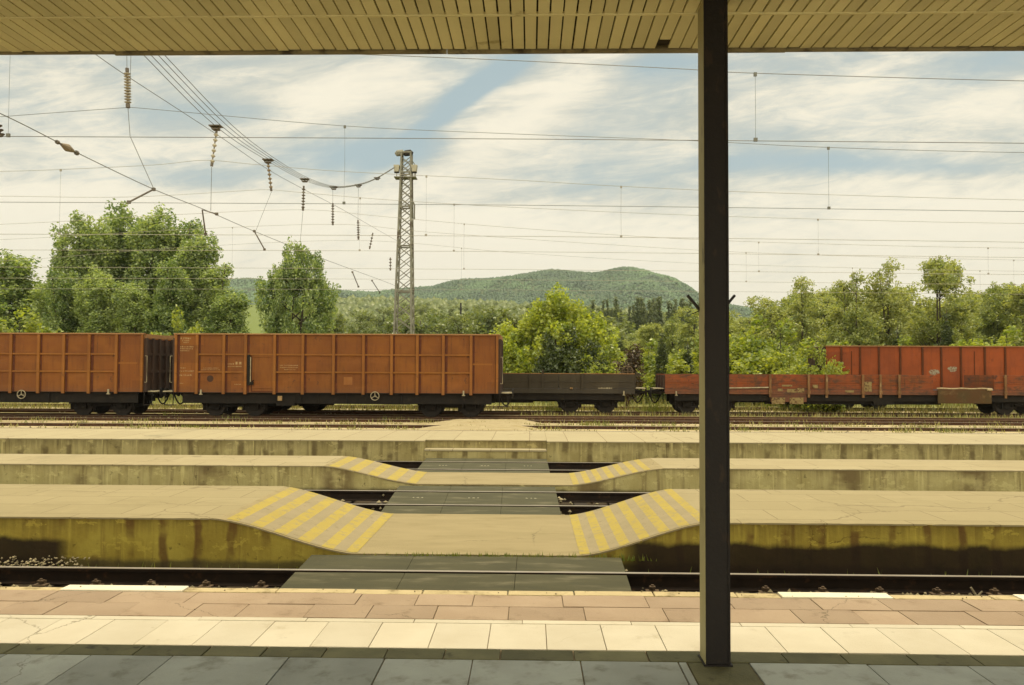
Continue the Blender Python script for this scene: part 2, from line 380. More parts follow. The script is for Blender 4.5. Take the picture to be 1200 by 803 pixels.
M['riser3'] = riser_mat('stained_wall', (0.4136, 0.3432, 0.1408), (0.3168, 0.2552, 0.0924), (0.132, 0.088, 0.0352), 2.4)
M['riser4'] = riser_mat('streaked_wall', (0.3344, 0.2728, 0.11), (0.2464, 0.1936, 0.0704), (0.1012, 0.0704, 0.0264), 0.62, streak=1.3)
M['rubber'] = mat('rubber_panel', (0.062, 0.055, 0.024), (0.050, 0.045, 0.020), 3.0, 0.8, c3=(0.115, 0.098, 0.052), s3=2.5, t3=(0.50, 0.72), stretch=(0.6, 2, 1), bump=0.15, bscale=90, crack=0.4, cscale=0.5)
M['panel_mark'] = mat('panel_letters', (0.42, 0.38, 0.25), (0.25, 0.22, 0.14), 30)
M['rail_side'] = mat('rail_rust', (0.024, 0.0156, 0.0102), (0.0168, 0.0114, 0.0078), 5, 0.9, c3=(0.045, 0.024, 0.012), s3=8, t3=(0.55, 0.7), spec=0.1)
M['rail_far_side'] = mat('yard_rail_rust', (0.085, 0.045, 0.024), (0.055, 0.03, 0.018), 5, 0.9, c3=(0.12, 0.06, 0.03), s3=8, t3=(0.55, 0.7), spec=0.1)
M['rail_top'] = mat('rail_head', (0.36, 0.3096, 0.2376), (0.2592, 0.216, 0.1584), 6, 0.42, 0.35, stretch=(0.3, 8, 8))
M['rail_top_rusty'] = mat('rail_head_rusty', (0.30, 0.23, 0.15), (0.20, 0.14, 0.09), 6, 0.6, 0.2, stretch=(0.3, 8, 8))
M['clip'] = mat('rail_clip_rust', (0.13, 0.085, 0.045), (0.075, 0.05, 0.03), 20, 0.8)
M['sleeper'] = mat('sleeper_wood', (0.042, 0.0312, 0.0204), (0.027, 0.0204, 0.0138), 6, 0.9, stretch=(1, 0.2, 1), bump=0.4)
M['stone'] = mat('ballast_stone', (0.2592, 0.2088, 0.1152), (0.18, 0.144, 0.0792), 6, 0.95, island=0.45)
M['orange'] = wagon_mat('orange_wagon_paint', (0.1338, 0.03976, 0.003044), (0.1583, 0.05178, 0.003721), (0.09234, 0.02589, 0.002706), dirt=0.75)
M['orange_rib'] = wagon_mat('orange_rib_paint', (0.1668, 0.05635, 0.00521), (0.1901, 0.06911, 0.006326), (0.1108, 0.03616, 0.004465), dirt=0.5)
M['end_shade'] = wagon_mat('wagon_end_shade', (0.045, 0.021, 0.010), (0.035, 0.017, 0.009), (0.024, 0.013, 0.008))  # shade on the wagon ends put into a darker colour
M['rail_cap'] = mat('top_rail_paint', (0.26, 0.135, 0.05), (0.20, 0.095, 0.033), 3, 0.7, stretch=(0.4, 2, 2))
M['inner'] = mat('wagon_inside', (0.09, 0.05, 0.03), (0.06, 0.035, 0.02), 2)
M['under'] = mat('underframe_grime', (0.015, 0.011, 0.007), (0.009, 0.007, 0.005), 3, 0.9, c3=(0.0275, 0.019, 0.01), s3=5, t3=(0.58, 0.72))
M['wheel'] = mat('wheel_steel', (0.021, 0.015, 0.0102), (0.0132, 0.0102, 0.0072), 5, 0.8, c3=(0.042, 0.027, 0.015), s3=4)
M['olive'] = wagon_mat('olive_brown_wagon', (0.02601, 0.01734, 0.006502), (0.03179, 0.0224, 0.00867), (0.01878, 0.01156, 0.005058), streak=(0.02167, 0.01445, 0.00867), dirt=0.6)
M['brown'] = wagon_mat('red_brown_wagon', (0.1648, 0.03384, 0.003562), (0.1216, 0.03021, 0.003562), (0.06945, 0.02659, 0.003957), dirt=1.0, worn=(0.1474, 0.06284, 0.007914))
M['stake'] = mat('worn_stake', (0.17, 0.085, 0.032), (0.10, 0.048, 0.018), 5, 0.85, c3=(0.22, 0.15, 0.07), s3=7, t3=(0.55, 0.68), stretch=(1, 1, 0.4))
M['redwag'] = wagon_mat('red_wagon_paint', (0.2098, 0.04086, 0.003652), (0.176, 0.03518, 0.003652), (0.1151, 0.02382, 0.003195), dirt=0.7)
M['redseam'] = mat('red_seam', (0.0832, 0.02396, 0.00567), (0.0624, 0.01851, 0.00486), 3)
M['rust_shade'] = mat('rust_and_shade', (0.084, 0.0238, 0.0098), (0.063, 0.0196, 0.0084), 4, c3=(0.14, 0.042, 0.014), s3=3)
M['pale_paint'] = mat('pale_stencil', (0.30, 0.20, 0.085), (0.24, 0.15, 0.06), 9, 0.8, c3=(0.17, 0.065, 0.018), s3=18, t3=(0.5, 0.66))
M['worn_paint'] = mat('worn_yellow_patch', (0.20, 0.145, 0.055), (0.15, 0.10, 0.038), 9, 0.8, c3=(0.07, 0.032, 0.013), s3=11, t3=(0.5, 0.62))
M['grey_patch'] = mat('flaked_patch', (0.25, 0.215, 0.14), (0.19, 0.14, 0.08), 14, 0.8, c3=(0.13, 0.035, 0.01), s3=14, t3=(0.52, 0.62))
M['pale_metal'] = mat('pale_metal', (0.30, 0.25, 0.15), (0.2, 0.16, 0.09), 6, 0.6)
M['bright_edge'] = mat('bare_timber', (0.34, 0.26, 0.14), (0.22, 0.16, 0.08), 6, 0.8)
M['flap'] = mat('hanging_flap', (0.055, 0.036, 0.012), (0.068, 0.031, 0.010), 1.4, 0.85, c3=(0.11, 0.065, 0.025), s3=3, bump=0.3, bscale=6)
M['tower'] = mat('tower_steel', (0.2016, 0.1908, 0.1368), (0.144, 0.1332, 0.0936), 2, 0.7, c3=(0.0648, 0.0432, 0.0252), s3=1.5, t3=(0.52, 0.7))
M['lamp'] = mat('lamp_housing', (0.33, 0.30, 0.2), (0.25, 0.22, 0.15), 4, 0.6)
M['black'] = mat('black_metal', (0.02, 0.018, 0.014), (0.03, 0.026, 0.02), 5, 0.6)
M['wire'] = mat('copper_wire', (0.13, 0.125, 0.095), (0.16, 0.15, 0.11), 3, 0.6, 0.3)
M['wire_far'] = mat('weathered_wire', (0.26, 0.235, 0.17), (0.3, 0.27, 0.2), 3, 0.7)
M['insul'] = mat('brown_glaze', (0.24, 0.185, 0.11), (0.18, 0.135, 0.08), 6, 0.35)
M['insul_pale'] = mat('pale_glaze', (0.44, 0.385, 0.27), (0.34, 0.295, 0.20), 6, 0.35)
M['arm'] = mat('arm_tube', (0.14, 0.115, 0.08), (0.10, 0.08, 0.055), 5, 0.6)
M['bark'] = mat('bark', (0.075, 0.058, 0.035), (0.045, 0.035, 0.022), 5, 0.95, stretch=(1, 1, 0.3), bump=0.5, bscale=12)
M['dead'] = mat('dead_twigs', (0.10, 0.055, 0.03), (0.07, 0.04, 0.022), 5, 0.95)
L_POP = leafmat('poplar_leaf', (0.105, 0.165, 0.042), (0.42, 0.48, 0.175), 0.58)
L_BUSH = leafmat('bright_leaf', (0.18, 0.24, 0.022), (0.46, 0.48, 0.06), 0.55)
L_WOOD = leafmat('wood_leaf', (0.16, 0.20, 0.045), (0.41, 0.415, 0.13), 0.55)
L_LIME = leafmat('lime_leaf', (0.15, 0.20, 0.022), (0.40, 0.42, 0.06), 0.55)
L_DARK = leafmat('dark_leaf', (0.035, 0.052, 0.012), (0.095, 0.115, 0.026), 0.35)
L_FAR = leafmat('far_leaf', (0.11, 0.145, 0.042), (0.23, 0.25, 0.08), 0.5)
L_HILL = leafmat('hill_leaf', (0.040, 0.080, 0.026), (0.068, 0.112, 0.036), 0.3, 0.006)
L_SPRUCE = leafmat('spruce_leaf', (0.075, 0.10, 0.036), (0.14, 0.155, 0.06), 0.35)
L_RUST = leafmat('dead_leaf', (0.055, 0.035, 0.016), (0.10, 0.06, 0.026), 0.15)
L_GRASS = leafmat('grass_blade', (0.15, 0.155, 0.032), (0.36, 0.30, 0.11), 0.3)
L_WEED = leafmat('weed_blade', (0.11, 0.14, 0.02), (0.24, 0.25, 0.035), 0.35)


# ------------------------------------------------------------------ mesh helpers
class MB:
    def __init__(self):
        self.v, self.f = [], []

    def add(self, vs, fs):
        o = len(self.v)
        self.v.extend([tuple(p) for p in vs])
        self.f.extend([tuple(i + o for i in f) for f in fs])

    def box(self, x0, x1, y0, y1, z0, z1):
        self.add([(x0, y0, z0), (x1, y0, z0), (x1, y1, z0), (x0, y1, z0), (x0, y0, z1), (x1, y0, z1), (x1, y1, z1), (x0, y1, z1)],
                 [(0, 3, 2, 1), (4, 5, 6, 7), (0, 1, 5, 4), (1, 2, 6, 5), (2, 3, 7, 6), (3, 0, 4, 7)])

    def bar(self, p, q, w, h, up=(0, 0, 1)):
        p, q = Vector(p), Vector(q)
        d = (q - p).normalized()
        s = d.cross(Vector(up))
        if s.length < 1e-4:
            s = d.cross(Vector((0, 1, 0)))
        s.normalize()
        t = s.cross(d)
        vs = []
        for c in (p, q):
            for a, b in ((-1, -1), (1, -1), (1, 1), (-1, 1)):
                vs.append(c + s * (a * w / 2) + t * (b * h / 2))
        self.add(vs, [(0, 1, 2, 3), (7, 6, 5, 4), (0, 4, 5, 1), (1, 5, 6, 2), (2, 6, 7, 3), (3, 7, 4, 0)])

    def tube(self, pts, r, n=6, r2=None, cap=True):
        pts = [Vector(p) for p in pts]
        k = len(pts)
        rings = []
        for i, p in enumerate(pts):
            d = (pts[min(i + 1, k - 1)] - pts[max(i - 1, 0)]).normalized()
            s = d.cross(Vector((0, 0, 1)))
            if s.length < 1e-3:
                s = Vector((1, 0, 0))
            s.normalize()
            t = s.cross(d)
            rr = r if r2 is None else r + (r2 - r) * i / max(1, k - 1)
            if isinstance(r, (list, tuple)):
                rr = r[i]
            rings.append([p + s * (rr * math.cos(2 * math.pi * j / n)) + t * (rr * math.sin(2 * math.pi * j / n)) for j in range(n)])
        vs = [q for ring in rings for q in ring]
        fs = []
        for i in range(k - 1):
            for j in range(n):
                a, b = i * n + j, i * n + (j + 1) % n
                fs.append((a, b, b + n, a + n))
        if cap:
            fs.append(tuple(range(n - 1, -1, -1)))
            fs.append(tuple((k - 1) * n + j for j in range(n)))
        self.add(vs, fs)

    def ring(self, c, ax, R, r, n=20, m=6, a0=0.0, a1=2 * math.pi):
        c, ax = Vector(c), Vector(ax).normalized()
        s = ax.cross(Vector((0, 0, 1)))
        if s.length < 1e-3:
            s = Vector((1, 0, 0))
        s.normalize()
        t = s.cross(ax)
        pts = [c + s * (R * math.cos(a0 + (a1 - a0) * i / n)) + t * (R * math.sin(a0 + (a1 - a0) * i / n)) for i in range(n + 1)]
        self.tube(pts, r, m)

    def quad(self, a, b, c, d):
        self.add([a, b, c, d], [(0, 1, 2, 3)])

    def build(self, name, material, parent=None, bevel=0.0, smooth=False, loc=None):
        me = bpy.data.meshes.new(name)
        me.from_pydata(self.v, [], self.f)
        me.materials.append(material)
        me.update()
        if smooth:
            me.polygons.foreach_set('use_smooth', [True] * len(me.polygons))
        o = bpy.data.objects.new(name, me)
        COL.objects.link(o)
        if parent:
            o.parent = parent
        if loc is not None:
            o.location = loc
        if bevel:
            b = o.modifiers.new('bevel', 'BEVEL')
            b.width, b.segments, b.limit_method = bevel, 2, 'ANGLE'
        return o


def tag(o, label=None, cat=None, group=None, kind=None):
    for k, v in (('label', label), ('category', cat), ('group', group), ('kind', kind)):
        if v:
            o[k] = v
    return o


def empty(name, loc=(0, 0, 0), rz=0.0):
    o = bpy.data.objects.new(name, None)
    o.empty_display_size = 0.3
    o.location, o.rotation_euler = loc, (0, 0, rz)
    COL.objects.link(o)
    return o


def copy_tree(o, parent=None):
    c = o.copy()
    COL.objects.link(c)
    if parent:
        c.parent = parent
    for ch in list(o.children):
        copy_tree(ch, c)
    return c


def soup(name, verts, n_per, material, parent=None, tone=None):
    """One mesh from an (N, n_per, 3) array of separate polygons."""
    N = len(verts)
    me = bpy.data.meshes.new(name)
    me.vertices.add(N * n_per)
    me.vertices.foreach_set('co', np.ascontiguousarray(verts, dtype=np.float32).ravel())
    me.loops.add(N * n_per)
    me.loops.foreach_set('vertex_index', np.arange(N * n_per, dtype=np.int32))
    me.polygons.add(N)
    me.polygons.foreach_set('loop_start', np.arange(0, N * n_per, n_per, dtype=np.int32))
    me.polygons.foreach_set('loop_total', np.full(N, n_per, dtype=np.int32))
    me.materials.append(material)
    me.update(calc_edges=True)
    if tone is not None:
        at_ = me.attributes.new('tone', 'FLOAT', 'FACE')
        at_.data.foreach_set('value', np.asarray(tone, dtype=np.float32))
    o = bpy.data.objects.new(name, me)
    COL.objects.link(o)
    if parent:
        o.parent = parent
    return o


def leaves(centers, size, rng, droop=0.0):
    N = len(centers)
    a = rng.normal(size=(N, 3))
    a[:, 2] *= 0.75
    a /= np.linalg.norm(a, axis=1, keepdims=True)
    b = rng.normal(size=(N, 3))
    b -= a * (a * b).sum(1, keepdims=True)
    b /= np.linalg.norm(b, axis=1, keepdims=True)
    s = size * rng.uniform(0.6, 1.25, (N, 1))
    l, w = a * s, b * s * 0.62
    return np.stack([centers - l * .5, centers + w * .5, centers + l * .5, centers - w * .5], axis=1)


# ------------------------------------------------------------------ ground and far land
def terrain(x, y):
    x, y = np.asarray(x, float), np.asarray(y, float)
    t = np.clip((y - 95) / 520.0, 0, 1)
    side = 1.0 - 0.35 * np.clip((x / np.maximum(y, 60) + 0.05) / 0.35, 0, 1)
    z = 50 * t ** 1.2 * side * np.clip(1.3 - y / 6000, 0.5, 1)
    z = z + np.clip((y - 60) / 100, 0, 1) * (1.2 * np.sin(x / 37 + y / 51) + 0.8 * np.sin(x / 19 - y / 33))
    base = np.where(y < 24.2, -0.24, -0.125)
    return z + base


def grid(name, xs, ys, zf, material, smooth=True):
    X, Y = np.meshgrid(xs, ys)
    Z = zf(X, Y)
    vs = np.stack([X, Y, Z], -1).reshape(-1, 3)
    nx, ny = len(xs), len(ys)
    fs = [(j * nx + i, j * nx + i + 1, (j + 1) * nx + i + 1, (j + 1) * nx + i) for j in range(ny - 1) for i in range(nx - 1)]
    me = bpy.data.meshes.new(name)
    me.from_pydata(vs.tolist(), [], fs)
    me.materials.append(material)
    if smooth:
        me.polygons.foreach_set('use_smooth', [True] * len(me.polygons))
    o = bpy.data.objects.new(name, me)
    COL.objects.link(o)
    return o


def ground_mat():
    m = bpy.data.materials.new('ground_soil')
    m.use_nodes = True
    nt = m.node_tree
    b = nt.nodes['Principled BSDF']
    b.inputs['Roughness'].default_value = 0.95
    b.inputs['Specular IOR Level'].default_value = 0.15
    tc = nd(nt, 'ShaderNodeTexCoord').outputs['Object']
    x, y, z = nd(nt, 'ShaderNodeSeparateXYZ', {0: tc}).outputs
    gravel = mixc(nt, noise(nt, tc, 9.0, 6, 0.75), (0.27, 0.205, 0.095), (0.56, 0.45, 0.25))
    gravel = mixc(nt, sstep(nt, noise(nt, vmul(nt, tc, (0.25, 1, 1)), 1.1, 5, 0.6), 0.5, 0.72), gravel, (0.24, 0.19, 0.075))
    oily = mixc(nt, noise(nt, tc, 16.0, 6, 0.75), (0.018, 0.012, 0.007), (0.085, 0.06, 0.032))
    near = sstep(nt, y, 19.9, 20.3)
    col = mixc(nt, near, oily, gravel)
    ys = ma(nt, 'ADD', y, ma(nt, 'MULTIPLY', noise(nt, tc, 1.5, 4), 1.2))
    oil = ma(nt, 'MULTIPLY', ma(nt, 'MULTIPLY', sstep(nt, ys, 35.2, 35.8), sstep(nt, ys, 42.6, 43.2, 1, 0)), sstep(nt, ma(nt, 'ADD', x, noise(nt, tc, 1.0, 3)), -1.6, -0.4, 1, 0))  # gondola shadow painted into the ground colour
    col = mixc(nt, ma(nt, 'MULTIPLY', oil, 0.92), col, (0.035, 0.025, 0.014))  # painted gondola shadow
    meadow = mixc(nt, noise(nt, tc, 0.6, 6, 0.7), (0.095, 0.125, 0.026), (0.155, 0.17, 0.042))
    straw = mixc(nt, noise(nt, tc, 3.0, 5, 0.7), (0.20, 0.17, 0.055), (0.38, 0.31, 0.13))
    e = ma(nt, 'ADD', y, ma(nt, 'MULTIPLY', noise(nt, tc, 0.35, 4), 8.0))
    col = mixc(nt, sstep(nt, e, 42.0, 46.0), col, straw)
    col = mixc(nt, sstep(nt, e, 52.0, 60.0), col, meadow)
    nt.links.new(col, b.inputs['Base Color'])
    bn = nd(nt, 'ShaderNodeBump', {'Strength': 0.8, 'Distance': 0.04, 'Height': noise(nt, tc, 14.0, 5, 0.7)})
    nt.links.new(bn.outputs[0], b.inputs['Normal'])
    return m


def sym(vals):
    return sorted(set([-v for v in vals] + list(vals)))


gx = sym([0, 3, 6, 10, 14, 18, 24, 30, 40, 55, 70, 90, 120, 160, 200, 250, 300, 380, 460, 560, 700, 900, 1200, 1600, 2100, 2600])
gy = [-30, 0, 10, 20, 24.2, 24.4, 28, 32, 36, 40, 45, 50, 60, 70, 80, 90, 100, 115, 130, 150, 170, 200, 230, 260, 300, 340, 380, 420, 470, 520, 570,
      615, 700, 900, 1200, 1700, 2300, 2900]
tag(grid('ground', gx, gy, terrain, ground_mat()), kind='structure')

# the long wooded hill: crest heights read off the skyline at 1900 m
HY = 1900.0
crest_px = [(-500, 372), (-200, 362), (0, 352), (120, 338), (220, 331), (300, 330), (360, 337), (400, 343), (440, 344), (480, 341), (520, 336), (570, 330), (600, 326), (620, 322),
            (645, 319.5), (668, 321), (688, 321.5), (703, 321.5), (720, 319), (737, 318), (755, 320.5), (775, 328), (795, 339), (812, 348), (850, 358), (900, 366),
            (1000, 374), (1200, 380), (1700, 392)]
cx_ = np.array([X_(p, HY) for p, q in crest_px])
cz_ = np.array([at(p, q, HY).z for p, q in crest_px])


def hill_z(x, y):
    c = np.interp(x * (HY / np.maximum(y, 900)) ** 0.4, cx_, cz_)
    g = np.exp(-((y - HY) / np.where(y < HY, 560.0, 420.0)) ** 2)
    rough = 7 * np.sin(x / 61 + y / 90) * np.sin(y / 73) + 5 * np.sin(x / 27 - y / 41)
    return c * g + rough * g * np.clip((HY - y) / 300, 0, 1) * 1.6 - 2


hm = mat('hill_soil', (0.075, 0.09, 0.035), (0.05, 0.07, 0.026), 0.02, 0.95, c3=(0.10, 0.10, 0.05), s3=0.012, t3=(0.6, 0.7))
tag(grid('hill', np.linspace(-2200, 2300, 150), np.linspace(760, 2500, 70), hill_z, hm), kind='structure')

# ------------------------------------------------------------------ near platform (paving laid slab by slab)
ZP = 0.45
pl = MB()
pl.box(-30, 30, -8, 6.40, -0.3, ZP - 0.05)
tag(pl.build('platform', M['riser1']), kind='structure')
pb = MB()
pb.box(-30, 30, -8, 6.38, ZP - 0.06, ZP - 0.012)
tag(pb.build('platform_bed', M['grout']), kind='structure')


def paving(name, material, y0, y1, w, jit, x0=-16.0, x1=16.0, shift=0.0, gap=0.006, skip=None, wj=0.0, lift=0.002, proud=0.0):
    m = MB()
    x = x0 + shift
    while x < x1:
        ww = w * (1 + random.uniform(-wj, wj))
        if skip and x < skip[0] < x + ww:
            ww = max(.02, skip[0] - x)
        if skip and skip[0] - 1e-6 <= x < skip[1]:
            x = skip[1]
            continue
        if ww > .03:
            dz = random.uniform(-lift, lift) + proud
            g = gap * random.uniform(0.7, 1.5)
            a = random.uniform(-jit, jit)
            m.box(x + g / 2, x + ww - g / 2, y0 + g / 2 + a, y1 - g / 2 + a, ZP - 0.05, ZP + dz)
        x += ww
    return tag(m.build(name, material, bevel=0.003), kind='structure')


post_x = at(838, 768, 4.95).x
apron = (post_x - 0.175, post_x + 0.195)
rows = [(4.93 - 0.56 * k, 4.93 - 0.56 * (k + 1)) for k in range(8)]
for k, (b, a) in enumerate(rows):
    paving('grey_paving', M['grey_slab'], a, b, 0.62, 0.002, shift=0.31 * (k % 2) + 0.07, wj=0.22, skip=apron if k == 0 else None, gap=0.007)
pad = MB()
pad.box(post_x - 0.17, post_x + 0.19, 4.30, 4.925, ZP - 0.05, ZP - 0.002)
tag(pad.build('post_footing', M['dark_strip'], bevel=0.004), kind='structure')
paving('dark_paving', M['dark_strip'], 4.935, 5.115, 0.40, 0.001, wj=0.15, gap=0.008)
paving('white_paving', M['white_tile'], 5.12, 5.62, 0.373, 0.001, shift=0.07, gap=0.004, lift=0.0012)
paving('white_paving_edge', M['white_tile'], 5.625, 5.70, 0.75, 0.001, shift=0.2, gap=0.004)
paving('pink_paving', M['pink_slab'], 5.705, 6.02, 0.46, 0.004, shift=0.1, wj=0.28, gap=0.0045, lift=0.003)
paving('pink_paving', M['pink_slab'], 6.03, 6.325, 0.52, 0.005, shift=0.3, wj=0.3, gap=0.0045, lift=0.0035)
white_c = [(X_(80, 6.4), X_(222, 6.4)), (X_(912, 6.4), X_(1041, 6.4)), (X_(1188, 6.4), X_(1330, 6.4)), (X_(-160, 6.4), X_(-90, 6.4))]
cp, cw = MB(), MB()
x = -16.0
for a, b in sorted(white_c) + [(16.0, 16.0)]:
    while x < a - 0.05:
        ww = min(random.uniform(0.5, 0.9), a - x)
        cp.box(x + 0.004, x + ww - 0.004, 6.335 + random.uniform(0, .008), 6.46 + random.uniform(-.02, .012), ZP - 0.16, ZP + random.uniform(-.008, .004))
        x += ww
    if b > a:
        cw.box(a + 0.005, b - 0.005, 6.338, 6.475, ZP - 0.15, ZP + 0.006)
        x = b
tag(cp.build('coping_stones', M['coping'], bevel=0.008), kind='structure')
tag(cw.build('white_coping_stones', M['coping_white'], bevel=0.006), kind='structure')


# ------------------------------------------------------------------ island platforms with the sunken crossing
def island(y0, y1, zt, ramps, top_mat, riser, xl=-45.0, xr=45.0, zlow=0.0):
    """ramps: (x_high_left, x_low_left, x_low_right, x_high_right); the profile is swept from y0 to y1."""
    a, b, c, d = ramps

    def prof(x):
        def ease(t):
            t = min(1, max(0, t))
            return t * t * (3 - 2 * t) * 0.55 + t * 0.45
        if x <= b:
            return zlow + (zt - zlow) * ease((b - x) / (b - a))
        if x >= c:
            return zlow + (zt - zlow) * ease((x - c) / (d - c))
        return zlow
    xs = sorted(set([xl, xr] + list(np.arange(xl, a - 0.3, 1.5)) + list(np.linspace(a - 0.3, b + 0.3, 40)) + list(np.linspace(b + .3, c - .3, 14)) +
                    list(np.linspace(c - .3, d + .3, 40)) + list(np.arange(d + .3, xr, 1.5))))
    xs = sorted(set(xs + list(np.arange(-11, 11, .07))))
    lip = {}
    for x in xs:
        chip = max(0, random.gauss(-.012, .014))
        lip[x] = (random.uniform(-.003, .004) + chip * .8, chip * .5 + random.uniform(0, .002))
    t, r, low = MB(), MB(), MB()
    for p, q in zip(xs[:-1], xs[1:]):
        zp, zq = prof(p), prof(q)
        dst = low if p >= a - 0.01 and q <= d + 0.01 else t
        (ya, za), (yb, zc) = lip[p], lip[q]
        dst.add([(p, y0 + ya, zp - za), (q, y0 + yb, zq - zc), (q, y1, zq), (p, y1, zp), (p, y0 + ya, zp - .02), (q, y0 + yb, zq - .02), (q, y1, zq - .02), (p, y1, zp - .02),
                 (p, y0 + .035, zp), (q, y0 + .035, zq)],
                [(0, 1, 9, 8), (8, 9, 2, 3), (0, 4, 5, 1), (3, 2, 6, 7)])
        for yy, o in ((y0 + .012, 0), (y1 - .006, 1)):
            vs = [(p, yy, -.32), (q, yy, -.32), (q, yy, zq - .012), (p, yy, zp - .012)]
            r.add(vs, [(0, 1, 2, 3)] if not o else [(3, 2, 1, 0)])
    tag(t.build('platform', top_mat), kind='structure')
    tag(low.build('platform_ramp', M['ramp']), kind='structure')
    tag(r.build('platform_wall', riser), kind='structure')
    return prof


def stripes(prof, y0, y1, xs_list, wid):
    y, g = MB(), MB()
    for i, (x0, x1, yellow) in enumerate(xs_list):
        m = y if yellow else g
        k = 6
        for j in range(k):
            p, q = x0 + (x1 - x0) * j / k, x0 + (x1 - x0) * (j + 1) / k
            m.quad((p, y0 + .04, prof(p) + .004), (q, y0 + .04, prof(q) + .004), (q, y1 - .01, prof(q) + .004), (p, y1 - .01, prof(p) + .004))
    tag(y.build('yellow_stripes', M['yellow']), kind='structure')
    tag(g.build('grey_stripes', M['grey_ramp']), kind='structure')


def bands(xa, xb, n):
    """n yellow bands with grey ones between, from xa to xb."""
    k = 2 * n - 1
    s = (xb - xa) / k
    return [(xa + i * s, xa + (i + 1) * s, i % 2 == 0) for i in range(k)]


Y2a, Y2b, Z2 = 9.65, 12.30, 0.40
r2 = (X_(255, Y2a), X_(415, Y2a), X_(682, Y2a), X_(830, Y2a))
p2 = island(Y2a, Y2b, Z2, r2, M['plat2'], M['riser2'])
stripes(p2, Y2a, Y2b, bands(r2[0] + 0.12, r2[1] + 0.05, 6), 0)
stripes(p2, Y2a, Y2b, bands(r2[2] - 0.02, r2[3] + 0.02, 7), 0)
Y3a, Y3b, Z3 = 15.45, 17.20, 0.33
r3 = (X_(380, Y3a), X_(488, Y3a), X_(672, Y3a), X_(778, Y3a))
p3 = island(Y3a, Y3b, Z3, r3, M['plat3'], M['riser3'])
stripes(p3, Y3a, Y3b, bands(r3[0] + 0.1, r3[1], 5), 0)
stripes(p3, Y3a, Y3b, bands(r3[2], r3[3] - 0.25, 7), 0)
# last platform with the step notched into its front
Y4a, Y4b, Z4 = 20.1, 23.3, 0.41
nx0, nx1 = X_(498, Y4a), X_(641, Y4a)
m = MB()
m.box(-50, nx0, Y4a, Y4b, Z4 - .03, Z4)
m.box(nx1, 50, Y4a, Y4b, Z4 - .03, Z4)
m.box(nx0, nx1, Y4a + .28, Y4b, Z4 - .03, Z4 - 0.0005)
tag(m.build('platform', M['plat4'], bevel=0.01), kind='structure')
m = MB()
m.box(-50, nx0 - .002, Y4a + .007, Y4b - .02, -.32, Z4 - .027)
m.box(nx1 + .002, 50, Y4a + .007, Y4b - .02, -.32, Z4 - .027)
m.box(nx0, nx1, Y4a + .30, Y4b - .022, -.32, Z4 - .028)
m.box(nx0 + .003, nx1 - .003, Y4a - .02, Y4a + .298, -.32, 0.15)
tag(m.build('platform_wall', M['riser4']), kind='structure')
m = MB()
m.box(nx0 + .004, nx1 - .004, Y4a - .04, Y4a + .297, 0.152, 0.20)
tag(m.build('platform_step', M['plat4'], bevel=0.008), kind='structure')


# ------------------------------------------------------------------ tracks
def rail_profile():
    return [(-.070, -.172), (.070, -.172), (.070, -.160), (.012, -.145), (.010, -.045), (.034, -.034), (.036, -.006), (.030, 0), (-.030, 0), (-.036, -.006),
            (-.034, -.034), (-.010, -.045), (-.012, -.145), (-.070, -.160)]


def rail(y, x0, x1, label, side, top, group, clips=None):
    root = empty('rail', (0, y, 0))
    tag(root, label, 'rail', group)
    pr = rail_profile()
    n = len(pr)
    m, h = MB(), MB()
    vs = [(x, p[0], p[1] - (0.003 if i in (7, 8) else 0)) for x in (x0, x1) for i, p in enumerate(pr)]
    m.add(vs, [(i, (i + 1) % n, n + (i + 1) % n, n + i) for i in range(n)] + [tuple(range(n - 1, -1, -1)), tuple(range(n, 2 * n))])
    m.build('rail_body', side, root)
    h.box(x0, x1, -.0285, .0285, -.003, 0.0)
    h.build('rail_head', top, root)
    if clips:
        for cx in clips:
            c = MB()
            for s in (-1,):
                c.box(cx - .07, cx + .07, s * .115 - .05, s * .115 + .05, -.172, -.155)
                c.box(cx - .028, cx + .028, s * .085 - .03, s * .085 + .03, -.156, -.125)
                c.tube([(cx, s * .115, -.16), (cx, s * .115, -.095)], .017, 6)
                c.box(cx - .03, cx + .03, s * .115 - .028, s * .115 + .028, -.125, -.112)
            c.build('rail_clip', M['clip'], root)
    return root


SLEEP = {}


def sleeper(y, x, label, group):
    if 'p' not in SLEEP:
        m = MB()
        m.box(-.12, .12, -1.22, 1.22, -.21, -.003)
        o = m.build('sleeper', M['sleeper'], bevel=.012)
        SLEEP['p'] = o
    else:
        o = SLEEP['p'].copy()
        COL.objects.link(o)
    o.location = (x, y, -.172)
    o.rotation_euler = (0, 0, random.uniform(-.02, .02))
    return tag(o, label, 'sleeper', group)


cl_x = [X_(61, 8.86) + 0.6 * k for k in range(-9, 32)]
rail(7.38, -30, 30, 'near rail of the track beside the paved platform, hidden under its edge', M['rail_side'], M['rail_top'], 'rails of the nearest track')
rail(8.86, -30, 30, 'bright topped rail with rusty clips in front of the ochre platform wall', M['rail_side'], M['rail_top'], 'rails of the nearest track', cl_x)
for cx in cl_x:
    sleeper(8.0, cx, 'dark wooden sleeper under the nearest track', 'sleepers of the nearest track')
for yc, lab in ((13.85, 'second'), (18.45, 'third')):
    where = {'second': 'between the striped ochre platform and the low platform behind it', 'third': 'in front of the farthest platform with the step'}[lab]
    rail(yc - .72, -40, 40, 'nearer rail of the track ' + where, M['rail_side'], M['rail_top'], 'rails of the %s track' % lab)
    rail(yc + .72, -40, 40, 'farther rail of the track ' + where, M['rail_side'], M['rail_top'], 'rails of the %s track' % lab)
    c0 = X_(560, yc)
    for k in range(-8, 9):
        sleeper(yc, c0 + k * .6, 'dark wooden sleeper beside the crossing on the %s track' % lab, 'sleepers of the %s track' % lab)
